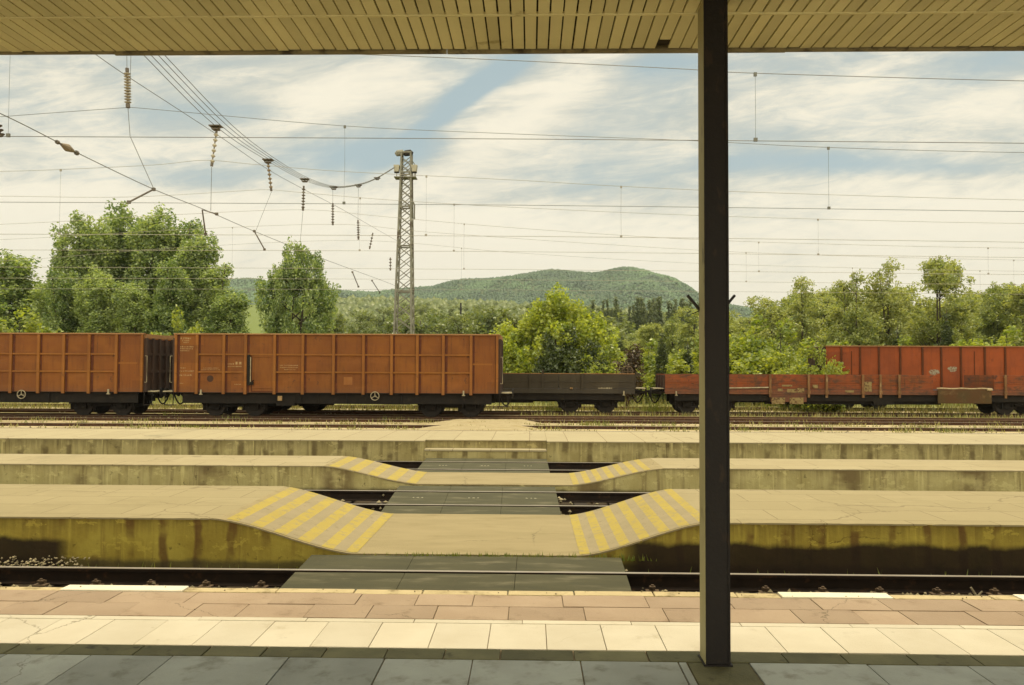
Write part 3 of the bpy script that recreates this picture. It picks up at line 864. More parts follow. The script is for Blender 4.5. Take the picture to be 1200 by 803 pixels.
yard = [(28.75, 0, 'nearest yard rail, running just behind the last platform'), (30.2, -.105, 'sunken mate of the nearest yard rail, almost buried in gravel'),
        (31.4, 0, 'second dark yard rail behind the last platform'), (32.85, -.105, 'half buried yard rail between the second and third dark rails'),
        (33.25, -.105, 'buried yard rail just in front of the third dark rail'), (34.7, 0, 'third dark yard rail, just in front of the orange wagons'),
        (36.6, 0, 'near rail under the two orange gondola wagons'), (38.05, 0, 'far rail under the two orange gondola wagons'),
        (40.75, 0, 'near rail under the low flat wagons'), (42.2, 0, 'far rail under the low flat wagons'),
        (46.2, 0, 'near rail under the red wagon at the back'), (47.7, 0, 'far rail under the red wagon at the back')]
for y, dz, lab in yard:
    rail(y, -45, 60, lab, M['rail_far_side'], M['rail_top_rusty'] if y > 36 else M['rail_top'], 'rails of the goods yard').location.z = dz


# crossing panels
def panel(y0, y1, xl0, xl1, xr0, xr1, rails, label, marks):
    """rubber panels between and beside the rails; left/right edges slightly skewed as laid."""
    root = empty('crossing_panel', (0, 0, 0))
    tag(root, label, 'crossing panel', 'rubber crossing panels')
    cuts = [y0] + [c for r in rails for c in (r - .055, r + .055)] + [y1]
    for i in range(0, len(cuts), 2):
        a, b = cuts[i], cuts[i + 1]
        if b - a < .05:
            continue
        f = lambda y, p, q: p + (q - p) * (y - y0) / (y1 - y0)
        m = MB()
        n = 3
        for k in range(n):
            def xx(y, t):
                l, r = f(y, xl0, xl1), f(y, xr0, xr1)
                return l + (r - l) * t
            t0, t1 = k / n, (k + 1) / n
            g = .0012
            vs = [(xx(a, t0) + g, a, -.09), (xx(a, t1) - g, a, -.09), (xx(b, t1) - g, b, -.09), (xx(b, t0) + g, b, -.09)]
            vs += [(v[0], v[1], -.012) for v in vs]
            m.add(vs, [(0, 3, 2, 1), (4, 5, 6, 7), (0, 1, 5, 4), (1, 2, 6, 5), (2, 3, 7, 6), (3, 0, 4, 7)])
        m.build('rubber_mat', M['rubber'], root, bevel=.006)
    mk = MB()
    for (px, py_, s) in marks:
        for k in range(3):
            w = s * random.uniform(.5, .9)
            xq = px + (k - 1) * s * 1.5
            mk.box(xq - w / 2, xq + w / 2, py_ - s * .5, py_ - s * .2, -.011, -.007)
            mk.box(xq - w / 2, xq + w / 2 * random.uniform(.1, 1), py_ + s * .1, py_ + s * .45, -.011, -.007)
    if marks:
        mk.build('cast_mark', M['panel_mark'], root)
    return root


dkl, dkr = (X_(330, 8.13), X_(367, 9.6)), (X_(741, 8.13), X_(728, 9.6))
ex = lambda p: p[0] + (p[0] - p[1]) * (8.13 - 6.5) / 1.47
panel(6.50, 9.62, ex(dkl), dkl[1], ex(dkr), dkr[1], (7.38, 8.86), 'nearest and largest dark rubber crossing panel, below the striped ramps',
      [(X_(478, 7.75), 7.72, .05), (X_(582, 7.75), 7.72, .05), (X_(690, 7.75), 7.72, .05)])
panel(12.32, 15.3, X_(447, 12.4), X_(468, 15.2), X_(658, 12.4), X_(651, 15.2), (13.13, 14.57), 'middle rubber crossing panel, between the two dipped platforms',
      [(X_(491, 13.9), 13.9, .05), (X_(556, 13.9), 13.9, .05), (X_(623, 13.9), 13.9, .05)])
panel(17.22, 20.0, X_(488, 17.4), X_(500, 20), X_(645, 17.4), X_(641, 20), (17.73, 19.17), 'farthest rubber crossing panel, at the foot of the platform step',
      [(X_(520, 18.5), 18.5, .05), (X_(569, 18.5), 18.5, .05), (X_(619, 18.5), 18.5, .05)])


# loose ballast stones as one mass
def stones(spots, name):
    ico = np.array([(0, 0, 1), (.9, 0, .25), (.28, .85, .25), (-.72, .53, .25), (-.72, -.53, .25), (.28, -.85, .25), (0, 0, -.7)])
    tri = [(0, 1, 2), (0, 2, 3), (0, 3, 4), (0, 4, 5), (0, 5, 1), (6, 2, 1), (6, 3, 2), (6, 4, 3), (6, 5, 4), (6, 1, 5)]
    m = MB()
    for (x, y, z, s) in spots:
        k = ico * RNG.uniform(.6, 1.25, (7, 3)) * s
        a = random.uniform(0, 6.28)
        c, sn = math.cos(a), math.sin(a)
        m.add([(x + p[0] * c - p[1] * sn, y + p[0] * sn + p[1] * c, z + p[2]) for p in k], tri)
    return tag(m.build(name, M['stone']), kind='stuff')


sp = []
for _ in range(420):                                       # heap against the wall on the left
    x = random.uniform(X_(-120, 9.2), X_(92, 9.2))
    h = max(0, 1 - abs((x - X_(40, 9.2)) / 1.2)) * .05 + .01
    sp.append((x, random.uniform(8.98, 9.55), -.19 + random.random() ** .5 * (h + .1), random.uniform(.011, .026)))
for _ in range(900):
    sp.append((random.uniform(-9, 9), random.choice((random.uniform(8.35, 8.78), random.uniform(8.95, 9.6))), -.235 + random.uniform(0, .05), random.uniform(.014, .034)))
for _ in range(900):
    sp.append((random.choice((random.uniform(-8, -2.5), random.uniform(1.4, 8))), random.uniform(8.2, 8.74), -.185 + random.random() ** 2 * .05, random.uniform(.012, .034)))
for _ in range(520):
    sp.append((random.uniform(-8, 8), random.uniform(12.5, 20), -.23 + random.uniform(0, .07), random.uniform(.02, .05)))
for _ in range(60):                                        # crumbs on the edge of the paved platform
    sp.append((random.uniform(-6, 6), random.uniform(6.34, 6.46), ZP + .004, random.uniform(.004, .012)))
for _ in range(2600):
    sp.append((random.uniform(-26, 30), random.uniform(28.5, 44), -.12 + random.uniform(0, .02), random.uniform(.02, .055)))
for px, Y in ((748, 7.3), (742, 8.0), (735, 9.2), (660, 13.0), (655, 14.2), (445, 13.2), (463, 14.9), (648, 18.0), (492, 18.4)):
    for _ in range(16):
        sp.append((X_(px, Y) + random.gauss(0, .09), Y + random.gauss(0, .22), -.20 + random.random() * .14, random.uniform(.018, .05)))
stones(sp, 'ballast_stones')
m = MB()
tx_ = X_(1141, 8.5)
m.tube([(tx_ + .02, 8.5, -.20), (tx_, 8.5, -.12), (tx_ - .05, 8.52, -.03)], .018, 6, .012)
m.tube([(tx_, 8.5, -.12), (tx_ + .05, 8.49, -.06)], .012, 5, .008)
tag(m.build('driftwood_stick', M['pale_metal']), 'pale forked stick standing in the track ballast at the right', 'stick')
# gravel banks between the yard rails
bk = MB()


def bank(y0, y1, zt, x0=-45, x1=60):
    xs = np.linspace(x0, x1, 140)
    ys = np.linspace(y0, y1, 5)
    pr = [-.14, zt - .004, zt, zt - .004, -.14]
    idx = {}
    for i, x in enumerate(xs):
        for j, y in enumerate(ys):
            dz = 0 if j in (0, 4) else .010 * math.sin(x * 1.7 + j * 2) + .012 * math.sin(x * .53 + j) + random.uniform(-.008, .008)
            idx[(i, j)] = len(bk.v)
            bk.v.append((x, y, pr[j] + dz))
    for i in range(len(xs) - 1):
        for j in range(4):
            bk.f.append((idx[(i, j)], idx[(i + 1, j)], idx[(i + 1, j + 1)], idx[(i, j + 1)]))


bank(28.9, 31.3, -.105)
bank(31.55, 34.6, -.10)
bank(42.4, 46.0, -.06)
# gravel tipped over the rails as a rough way across the yard
cxa, cxb = X_(522, 32), X_(606, 32)
for (ya, yb, xa, xb) in ((28.3, 36.2, cxa, cxb),):
    nx, ny = 40, 30
    base = len(bk.v)
    for i in range(nx + 1):
        for j in range(ny + 1):
            u, v = i / nx, j / ny
            e = min(1, min(u, 1 - u) * 5) * min(1, min(v, 1 - v) * 7)
            bk.v.append((xa - .9 + (xb - xa + 1.8) * u + .25 * math.sin(v * 17), ya + (yb - ya) * v, -.15 + .165 * e ** .7 + random.uniform(-.008, .008)))
    for i in range(nx):
        for j in range(ny):
            a = base + i * (ny + 1) + j
            bk.f.append((a, a + ny + 1, a + ny + 2, a + 1))
gm = mat('gravel', (0.36, 0.29, 0.155), (0.25, 0.19, 0.095), 7.0, 0.95, c3=(0.25, 0.19, 0.08), s3=1.6, t3=(0.5, 0.75), stretch=(0.35, 1, 1), bump=0.8, bscale=16)
tag(bk.build('gravel_bank', gm, smooth=True), kind='structure')


# grass and weeds as masses
def blades(spots, name, material, tri_h, w=.02):
    vs = []
    for (x, y, z, h) in spots:
        a = random.uniform(0, 6.28)
        dx, dy = math.cos(a) * w, math.sin(a) * w
        lx, ly = random.uniform(-.35, .35) * h, random.uniform(-.35, .35) * h
        vs.append([(x - dx, y - dy, z), (x + dx, y + dy, z), (x + lx, y + ly, z + h)])
    o = soup(name, np.array(vs), 3, material)
    return tag(o, kind='stuff')


g = []
for _ in range(420):
    cx, cy = random.uniform(-28, 34), random.choice((29.0, 29.2, 30.6, 31.2, 32.9, 33.1, 34.6, 35.0)) + random.uniform(-.25, .25)
    for _ in range(random.randint(5, 22)):
        g.append((cx + random.gauss(0, .28), cy + random.gauss(0, .12), -.11, random.uniform(.05, .2)))
for _ in range(9000):
    g.append((random.uniform(-34, 42), random.uniform(42.6, 46), -.1, random.uniform(.1, .42)))
for _ in range(9000):
    g.append((random.uniform(-40, 50), random.uniform(48, 58), -.1, random.uniform(.25, .8)))
for _ in range(2200):
    g.append((random.uniform(-.5, 36), random.uniform(38.5, 40.4), -.1, random.uniform(.05, .3)))
blades(g, 'dry_grass', L_GRASS, 0, .022)
g = []
for px, Y, n, h in ((645, 43, 110, .9), (650, 42.6, 60, .7), (762, 43.2, 160, .7), (770, 43.4, 160, .9), (745, 43, 60, .5), (1120, 38.9, 60, .3), (1150, 38.9, 50, .3), (700, 33, 90, .35),
                    (780, 33.1, 70, .3), (460, 35.2, 50, .35), (270, 35.3, 60, .3), (880, 30.7, 50, .3), (200, 38, 40, .4), (950, 33, 40, .3), (1110, 31, 60, .3), (230, 31, 80, .2)):
    for _ in range(n):
        g.append((X_(px, Y) + random.gauss(0, .35), Y + random.gauss(0, .25), -.12, h * random.uniform(.3, 1)))
for _ in range(420):                                       # weeds in the gap along the crossing
    x = random.choice((X_(640, 9.6), X_(540, 9.6), X_(600, 9.6), X_(480, 9.6), X_(715, 9.62))) + random.gauss(0, .22)
    g.append((x, 9.615 + random.gauss(0, .012), -.05, random.uniform(.03, .10)))
for _ in range(160):
    g.append((random.uniform(-7, 7), random.uniform(9.4, 9.62), -.22, random.uniform(.04, .14)))
blades(g, 'weeds', L_WEED, 0, .012)

# ------------------------------------------------------------------ canopy and its post
YC, ZC = 5.70, 4.463
can = empty('platform_canopy', (0, 0, 0))
tag(can, 'mustard yellow boarded canopy roof over the paved platform', 'canopy')
sf = MB()
YM = 5.12
bx = 0.084
x = -15.0
broken_x = at(784, 46, 5.6).x
while x < 15.0:
    w = bx
    g = random.uniform(.008, .015)
    y1 = YC - random.uniform(.012, .03)
    if abs(x + w / 2 - broken_x) < w / 2:
        y1 = YC - .17
    dz = random.uniform(0, .004)
    sf.box(x + g / 2, x + w - g / 2, YM + .012, y1, ZC + dz, ZC + .02)
    sf.box(x + g / 2, x + w - g / 2, 3.2, YM - .010, ZC + dz, ZC + .02)
    sf.box(x + g / 2, x + w - g / 2, -1.0, 3.19, ZC + dz, ZC + .02)
    x += w
sf.build('soffit_boards', M['soffit'], can)
mo = MB()
mo.box(-15, 15, YM - .009, YM + .011, ZC - .006, ZC + .018)
mo.build('cover_strip', M['soffit'], can)
fs = MB()
xx = -15.0
while xx < 15:
    fs.box(xx, xx + 2.395, YC - .012, YC + .02, ZC - .012 + random.uniform(-.006, .006), ZC + .34)
    xx += 2.4
fs.build('fascia', M['fascia'], can)
dk = MB()
dk.box(-15, 15, -1, YC - .014, ZC + .03, ZC + .05)
for yj in (-.8, 1, 2.5, YM - .05, YC - .12):
    dk.box(-15, 15, yj, yj + .06, ZC + .021, ZC + .03)
dk.build('joists', M['joist'], can)
rf = MB()
rf.box(-15.1, 15.1, -1.1, YC + .05, ZC + .342, ZC + .40)
rf.build('roof_sheet', M['roofing'], can)

post = empty('canopy_post', (post_x, 4.95, ZP))
tag(post, 'dark steel H section post standing on the paved platform under the canopy', 'post')
hw, hd, ft = .0735, .08, .012
HP = ZC - ZP - .02
m = MB()
m.box(-hw + ft, hw - ft, -.074, -.064, 0, HP)
m.box(hw - ft, hw, -hd, hd, 0, HP)
m.box(-hw + .002, -hw + ft, -hd, -hd + .004, 0, HP)
m.build('web', M['post_dark'], post)
m = MB()
m.box(-hw, -hw + ft, -hd + .004, hd, 0, HP)
m.build('flange', M['post_light'], post)
m = MB()
m.box(-.085, .085, -.09, .09, 0, .008)
m.build('base_plate', M['post_dark'], post)
for s in (-1, 1):
    m = MB()
    zb = at(838, 362, 5.0).z - ZP
    x0 = -.085 if s < 0 else .07
    m.bar((s * .07, .07, zb - .006), (s * .145, .07, zb + .085), .014, .024, (0, 1, 0))
    if s < 0:
        m.bar((-.07, .07, zb - .01), (-.115, .07, zb - .03), .006, .01, (0, 1, 0))
    m.build('wire_bracket', M['black'], post)


# ------------------------------------------------------------------ wagons
def wheel(m, x, y, R=.46):
    n = 24
    for (r0, r1, w) in ((R, R, .13), (R + .028, R + .028, .03)):
        yy = y - w / 2 if w > .05 else y + .05
        m.tube([(x, yy, R), (x, yy + w, R)], r0, n)


def bogie(parent, bxc, y_near, y_far):
    b = MB()
    b.box(bxc - 1.5, bxc + 1.5, y_near - .16, y_near - .04, .52, .68)
    for s in (-1, 1):
        b.box(bxc + s * .9 - .22, bxc + s * .9 + .22, y_near - .20, y_near - .02, .30, .62)
        b.tube([(bxc + s * .9 - .32, y_near - .12, .40), (bxc + s * .9 - .32, y_near - .12, .62)], .07, 8)
        b.tube([(bxc + s * .9 + .32, y_near - .12, .40), (bxc + s * .9 + .32, y_near - .12, .62)], .07, 8)
    b.box(bxc - .45, bxc + .45, y_near - .15, y_near - .03, .42, .74)
    b.box(bxc - .3, bxc + .3, y_near, y_far, .45, .8)
    b.box(bxc - 1.5, bxc + 1.5, y_far + .04, y_far + .16, .45, .68)
    for s in (-.38, .38, -1.42, 1.42):
        b.box(bxc + s - .05, bxc + s + .05, y_near + .0, y_far, .38, .52)
        b.box(bxc + s - .06, bxc + s + .06, y_near - .06, y_near + .06, .25, .6)
    bo = b.build('bogie', M['under'], parent, bevel=.01)
    for s in (-1, 1):
        for y in (y_near, y_far):
            w = MB()
            wheel(w, bxc + s * .9, y)
            w.build('wheel', M['wheel'], bo)
        a = MB()
        a.tube([(bxc + s * .9, y_near, .46), (bxc + s * .9, y_far, .46)], .08, 10)
        a.build('axle', M['wheel'], bo)
        c = MB()
        c.tube([(bxc + s * .9, y_near - .24, .46), (bxc + s * .9, y_near - .19, .46)], .12, 12)
        c.build('axle_box', M['under'], bo)
    return bo


def buffers(parent, xe, s, yc, mat_):
    for dy in (-.875, .875):
        b = MB()
        b.tube([(xe, yc + dy, 1.05), (xe + s * .35, yc + dy, 1.05)], .10, 10)
        b.tube([(xe + s * .33, yc + dy, 1.05), (xe + s * .60, yc + dy, 1.05)], .075, 10)
        b.tube([(xe + s * .59, yc + dy, 1.05), (xe + s * .63, yc + dy, 1.05)], .23, 16)
        b.build('buffer', M['under'], parent)
    h = MB()
    pts = [(xe + s * t * .6, yc - .1, .95 - .45 * math.sin(math.pi * t)) for t in np.linspace(0, 1.05, 9)]
    h.tube(pts, .035, 6)
    h.tube([(xe, yc, 1.0), (xe + s * .62, yc, .98)], .05, 6)
    h.build('coupling', M['under'], parent)


def marks(rects, name, material, parent, y):
    """Rows of small weathered stencil dashes: (x0, x1, z, height)."""
    m = MB()
    for (x0, x1, z, h) in rects:
        x = x0
        while x < x1:
            w = random.uniform(.35, 1.1) * h
            if x + w > x1 + .02:
                break
            hh = h * random.uniform(.75, 1.0)
            m.box(x, x + w * .8, y - .004, y, z, z + hh)
            x += w + h * random.uniform(.12, .5)
    return m.build(name, material, parent)


GS = 35.9                                                    # near side of the gondolas
GC = 37.32


def gx(px):
    return X_(px, GS)


def gz(py, px=400):
    return at(px, py, GS).z


G0 = gx(205)


def make_gondola():
    root = empty('gondola_wagon', (G0, GC, 0))
    tag(root, 'orange high sided gondola wagon with a small side door, complete in view', 'wagon', 'orange gondola wagons')
    L = gx(584) - G0
    zt, zb = gz(391.5), gz(460.5)
    yn, yf = GS - GC, GC - GS
    rel = lambda px: gx(px) - G0
    ribs = [205.8, 231, 262.5, 288, 322, 355, 391, 426, 459, 489, 519.5, 552, 583]
    rows_z = [gz(415.8), gz(436.4)]
    b = MB()
    b.box(0, L, yn, yn + .02, zb, zt - .04)
    b.build('side_wall', M['orange'], root)
    b = MB()
    b.box(0, L, yf - .02, yf, zb, zt - .04)
    b.build('side_wall', M['orange'], root)
    for i, p in enumerate(ribs):
        x = rel(p)
        w = .065 if 0 < i < len(ribs) - 1 else .055
        x = min(max(x, w), L - w)
        zlow = zb - (.08 if 0 < i < len(ribs) - 1 else 0.0)
        r = MB()
        r.box(x - w, x + w, yn - .085, yn - .001, zlow, zt - .06)
        r.build('post', M['orange_rib'], root, bevel=.012)
        r = MB()
        r.box(max(.005, x - w - .03), min(L - .005, x + w + random.uniform(.07, .12)), yn - .012, yn - .0015, zb + .01, zt - .06)
        r.build('rib_shade_strip', M['rust_shade'], root)  # rust brown that also paints in shade beside the post, wider on the right
        r = MB()                                               # the far side carries the same posts
        r.box(x - w, x + w, yf + .001, yf + .085, zb, zt - .06)
        r.build('post', M['orange_rib'], root)
    for z, p, q in ((rows_z[0], 231, 552), (rows_z[1], 231, 288), (rows_z[1], 322, 552)):
        h = MB()
        h.box(rel(p), rel(q), yn - .06, yn - .002, z - .045, z + .03)
        h.build('waist_rail', M['orange_rib'], root, bevel=.008)
    h = MB()
    h.box(rel(554), rel(577), yn - .015, yn - .002, gz(427.5), gz(425.5))
    h.build('panel_seam', M['orange_rib'], root)
    for ya, yb in ((yn - .09, yn + .06), (yf - .06, yf + .09)):
        c = MB()
        c.box(-.05, L + .05, ya, yb, zt - .05, zt + .01)
        c.build('top_rail', M['rail_cap'], root, bevel=.01)
    s = MB()
    s.box(0, L, yn - .02, yn + .1, zb - .03, zb - .002)
    s.box(0, L, yn + .10, yf - .1, zb - .02, zb + .12)
    s.build('floor', M['under'], root)
    for xe, sg in ((0, -1), (L, 1)):
        e = MB()
        e.box(xe - .03 if sg < 0 else xe - .012, xe + .012 if sg < 0 else xe + .03, yn + .022, yf - .022, zb, zt - .25)
        for k in range(5):
            y = yn + .12 + k * (yf - yn - .24) / 4
            e.box(min(xe + sg * .031, xe + sg * .12), max(xe + sg * .031, xe + sg * .12), y - .07, y + .07, zb, zt - .2)
        for z in rows_z:
            e.box(min(xe + sg * .032, xe + sg * .09), max(xe + sg * .032, xe + sg * .09), yn + .2, yf - .2, z - .05, z + .05)
        e.build('end_wall', M['end_shade'], root)
        tr = MB()
        tr.box(min(xe, xe + sg * .10), max(xe, xe + sg * .10), yn + .062, yf - .062, zt - .2, zt - .02)
        tr.build('end_rail', M['rail_cap'], root)
        pf = MB()                                              # shunter's step plate above the buffers
        pf.box(min(xe + sg * .14, xe + sg * .6), max(xe + sg * .14, xe + sg * .6), yn + .15, yn + 1.1, zb + .0, zb + .05)
        pf.build('end_step', M['pale_metal'], root)
        hr = MB()
        hr.tube([(xe + sg * .1, yn - .06, gz(418)), (xe + sg * .19, yn - .06, gz(418)), (xe + sg * .19, yn - .06, gz(449)), (xe + sg * .1, yn - .06, gz(449))], .018, 6)
        hr.build('handrail', M['pale_metal'], root)
        buffers(root, xe + sg * .0, sg, 0.0, M['under'])
        st = MB()
        st.tube([(xe + sg * .05, yn + .02, zb), (xe + sg * .05, yn - .02, .52)], .02, 5)
        st.tube([(xe + sg * .42, yn + .02, zb), (xe + sg * .42, yn - .02, .52)], .02, 5)
        st.box(min(xe + sg * .03, xe + sg * .44), max(xe + sg * .03, xe + sg * .44), yn - .09, yn + .1, .50, .53)
        st.build('foot_step', M['under'], root)
    d = MB()                                                   # side door
    d0, d1, dz0, dz1 = rel(296), rel(320.5), zb + .06, rows_z[0] - .05
    d.box(d0, d1, yn - .035, yn - .003, dz0, dz1)
    fr = .07
    d.box(d0, d1, yn - .06, yn - .0345, dz1 - fr, dz1)
    d.box(d0, d1, yn - .06, yn - .036, dz0 + .12, dz0 + .12 + fr)
    d.box(d0, d0 + fr, yn - .06, yn - .036, dz0 + .12 + fr, dz1 - fr)
    d.box(d1 - fr, d1, yn - .06, yn - .036, dz0 + .12 + fr, dz1 - fr)
    do = d.build('door', M['orange'], root, bevel=.008)
    sm = MB()
    sm.box(d0 - .05, d1 + .06, yn - .016, yn - .0025, dz0 - .03, dz1 + .05)
    sm.build('door_gap_rust_shade', M['rust_shade'], do)
    hd_ = MB()
    hd_.tube([(rel(294.5), yn - .10, gz(419)), (rel(294.5), yn - .10, gz(450))], .022, 6)
    hd_.build('door_bar', M['pale_metal'], do)
    lv = MB()
    lv.box(rel(290.5), rel(293.2), yn - .10, yn - .01, gz(452), gz(416))
    lv.box(rel(292), rel(298), yn - .13, yn - .06, gz(451.5), gz(448))
    lv.bar((rel(293), yn - .12, gz(452)), (rel(298.5), yn - .12, gz(446)), .05, .04)
    lv.build('door_latch', M['under'], do)
    u = MB()                                                   # sole bars, brake gear, air tank
    u.box(.3, L - .3, yn + .14, yn + .26, .60, zb - .03)
    u.box(.3, L - .3, yf - .37, yf - .25, .72, zb - .03)
    u.box(.2, L - .2, -.22, .22, .62, zb - .021)
    u.tube([(L * .36, -.55, .72), (L * .48, -.55, .72)], .22, 14)
    u.box(rel(323), rel(345), yn + .12, yn + .5, .50, .95)
    u.box(rel(440), rel(485), yn + .18, yn + .30, .62, .82)
    for px in (352, 372, 405, 436, 470):
        u.box(rel(px) - .04, rel(px) + .04, yn + .1, yn + .3, .60, zb - .03)
    u.tube([(rel(340), yn + .3, .62), (rel(480), yn + .3, .60)], .03, 6)
    u.build('underframe', M['under'], root)
    for px in (270, 527):
        bogie(root, rel(px), -.72, .73)
    hw_ = MB()
    cx, cz = rel(440), gz(464)
    hw_.ring((cx, yn - .07, cz), (0, 1, 0), .185, .022, 22, 6)
    for a in (90, 210, 330):
        hw_.bar((cx, yn - .07, cz), (cx + .18 * math.cos(math.radians(a)), yn - .07, cz + .18 * math.sin(math.radians(a))), .03, .03, (0, 1, 0))
    hw_.tube([(cx, yn - .09, cz), (cx, yn + .3, cz)], .03, 8)
    hw_.build('handbrake_wheel', M['pale_metal'], root)
    for px in (236.5, 543.5):
        tb = MB()
        tb.box(rel(px) - .07, rel(px) + .07, yn - .10, yn - .03, zb - .11, zb - .07)
        tb.box(rel(px) - .035, rel(px) + .035, yn - .09, yn - .04, zb - .075, zb + .12)
        tb.build('rope_hook', M['pale_metal'], root)
    pl_ = MB()
    pl_.box(rel(326), rel(331), yn - .02, yn + .01, gz(470), gz(464.5))
    pl_.build('number_plate', M['pale_paint'], root)
    rows_ = []
    zr = lambda py: gz(py)
    for (a, bq, py, h) in ((211, 224, 397, .09), (213, 221, 399.7, .07), (214.5, 221, 402, .05), (211, 226, 407, .06), (211, 226, 409.3, .06), (211, 221, 411.6, .05),
                           (210, 217, 432, .05), (209, 228, 435.5, .06), (208, 225, 440.5, .07), (210, 215, 450, .05), (238, 256, 432, .04), (236, 258, 434, .035),
                           (276, 284, 426, .13), (267, 284, 430, .05), (266, 275, 427, .06), (328, 350, 428.5, .045), (328, 349, 431, .045), (333, 346, 433.5, .035), (275, 283, 451, .035)):
        rows_.append((rel(a), rel(bq), zr(py) - h / 2, h))
    marks(rows_, 'stencil_marking', M['pale_paint'], root, yn - .002)
    pt = MB()
    pt.box(rel(403), rel(413), yn - .005, yn - .001, gz(451), gz(442))
    pt.build('label_frame', mat('faded_label', (0.21, 0.085, 0.022), (0.19, 0.07, 0.017), 6), root)
    ds = MB()
    n = 16
    ds.add([(rel(246.5) + .15 * math.cos(2 * math.pi * i / n), yn - .004, gz(444.5) + .15 * math.sin(2 * math.pi * i / n)) for i in range(n)], [tuple(range(n))])
    ds.build('round_plate', mat('dark_roundel', (0.055, 0.026, 0.014), (0.04, 0.02, 0.011), 5), root)
    return root


gond = make_gondola()
gl = copy_tree(gond)
gl.location = (gx(168) - (gx(584) - G0), GC, 0)
gl['label'] = 'orange gondola wagon at the left, cut off by the picture edge'

FS, FC = 40.1, 41.47


def fxp(px):
    return X_(px, FS)


def fz(py, px=850):
    return at(px, py, FS).z


def make_flat(px_end, side, material, label, stakes, zt_py):
    """Low sided bogie wagon. px_end: pixel of the end seen; side -1: that end is its left end."""
    Lw = 18.6
    x0 = fxp(px_end) if side < 0 else fxp(px_end) - Lw
    root = empty('flat_wagon', (x0, FC, 0))
    tag(root, label, 'wagon', 'low flat wagons')
    yn, yf = FS - FC, FC - FS
    zb, zt = 1.02, zt_py
    gap = None
    rel = lambda px: fxp(px) - x0
    segs = []
    if side < 0:
        cuts = [0] + [rel(p) for p in (902, 947, 968, 1010.5, 1031, 1094, 1164, 1214)] + [Lw]
    else:
        cuts = [0, 3.1, 6.2, 9.3, 12.0, rel(621), rel(654.5), rel(682), Lw]
    for i, (a, b) in enumerate(zip(cuts[:-1], cuts[1:])):
        m = MB()
        if side < 0 and abs(a - rel(1094)) < .01:
            continue
        m.box(a + .02, b - .02, yn, yn + .05, zb + .20, zt + random.uniform(-.025, .01))
        m.box(a + .03, b - .03, yn - .02, yn + .01, zb + .52, zb + .56)
        m.build('side_flap', material, root, bevel=.008)
        m = MB()
        m.box(a + .02, b - .02, yf - .05, yf, zb + .20, zt if not (side < 0 and abs(b - rel(1164)) < 1.5 or side < 0 and abs(a - rel(1094)) < 1.5) else zb + .3)
        m.build('side_flap', material, root)
    sb = MB()
    sb.box(0, Lw, yn - .03, yn + .08, zb - .03, zb + .19)
    sb.build('sole_bar', material, root)
    sb = MB()
    sb.box(0, Lw, yf - .08, yf + .03, zb - .03, zb + .19)
    sb.build('sole_bar', material, root)
    sb = MB()
    sb.box(0, Lw, yn + .081, yf - .081, zb + .10, zb + .19)
    sb.build('floor', M['under'], root)
    for p in stakes:
        k = MB()
        x = rel(p)
        k.box(x - .055, x + .055, yn - .11, yn - .035, zb - .18, zt + .015)
        k.box(x - .08, x + .08, yn - .13, yn - .034, zb + .0, zb + .16)
        k.build('stake', M['stake'], root, bevel=.01)
    for xe, sg in ((0, -1), (Lw, 1)):
        e = MB()
        e.box(xe - .04, xe + .04, yn + .06, yf - .06, zb + .2, zt - .05)
        for y in (-.8, 0, .8):
            e.box(min(xe + sg * .041, xe + sg * .12), max(xe + sg * .041, xe + sg * .12), y - .06, y + .06, zb, zt - .04)
        e.build('end_flap', M['end_shade'] if material is not M['olive'] else material, root)
        buffers(root, xe, sg, 0.0, M['under'])
        st = MB()
        st.box(min(xe, xe + sg * .55), max(xe, xe + sg * .55), yn + .1, yn + 1.2, zb + .21, zb + .25)
        st.build('end_step', M['pale_metal'], root)
        tb = MB()
        tb.box(xe - sg * .55 - .06, xe - sg * .55 + .06, yn - .1, yn - .035, zb - .12, zb - .08)
        tb.box(xe - sg * .55 - .03, xe - sg * .55 + .03, yn - .09, yn - .035, zb - .08, zb + .1)
        tb.build('rope_hook', M['pale_metal'], root)
    u = MB()
    u.box(.4, Lw - .4, -.55, -.4, .55, zb + .1)
    u.box(.4, Lw - .4, .4, .55, .55, zb + .1)
    u.box(.5, Lw - .5, yn + .12, yn + .2, .66, zb - .031)
    u.box(5.0, Lw - 5.0, yn + .35, yn + .5, .50, zb)
    u.tube([(Lw * .4, -.8, .75), (Lw * .5, -.8, .75)], .2, 12)
    u.box(Lw * .55, Lw * .6, yn + .1, yn + .4, .5, .95)
    u.build('underframe', M['under'], root)
    for xb in ((rel(829), rel(1207)) if side < 0 else (rel(690) - 14.86, rel(690))):
        bogie(root, xb, -.72, .73)
    return root, rel, yn, zb, zt


zl = fz(438.6)
dark, rel, yn, zb, zt = make_flat(744, 1, M['olive'], 'dark olive brown low sided wagon half hidden behind the orange gondola', (), zl)
fl = []
for p, w in ((621, .04), (636, .05), (682.5, .06)):
    k = MB()
    k.box(rel(p) - w, rel(p) + w, yn - .07, yn - .005, zb - .02, zt + (.0 if p != 636 else .2))
    k.build('stake', M['olive'], dark)
marks([(rel(701), rel(718), zb + .2, .07), (rel(703), rel(715), zb + .1, .03)], 'stencil_marking', M['pale_metal'], dark, yn - .021)
k = MB()
k.box(rel(668), rel(671), yn - .03, yn - .022, fz(458), fz(455))
k.build('number_plate', M['pale_paint'], dark)
k = MB()
k.box(-.0, 18.6, yn - .012, yn + .052, zt - .02, zt + .012)
k.build('top_rail', M['rail_cap'], dark)
k = MB()                                                     # handbrake wheel standing above the end
hx = rel(740)
k.ring((hx, .2, zt + .12), (0, 1, 0), .26, .03, 22, 6)
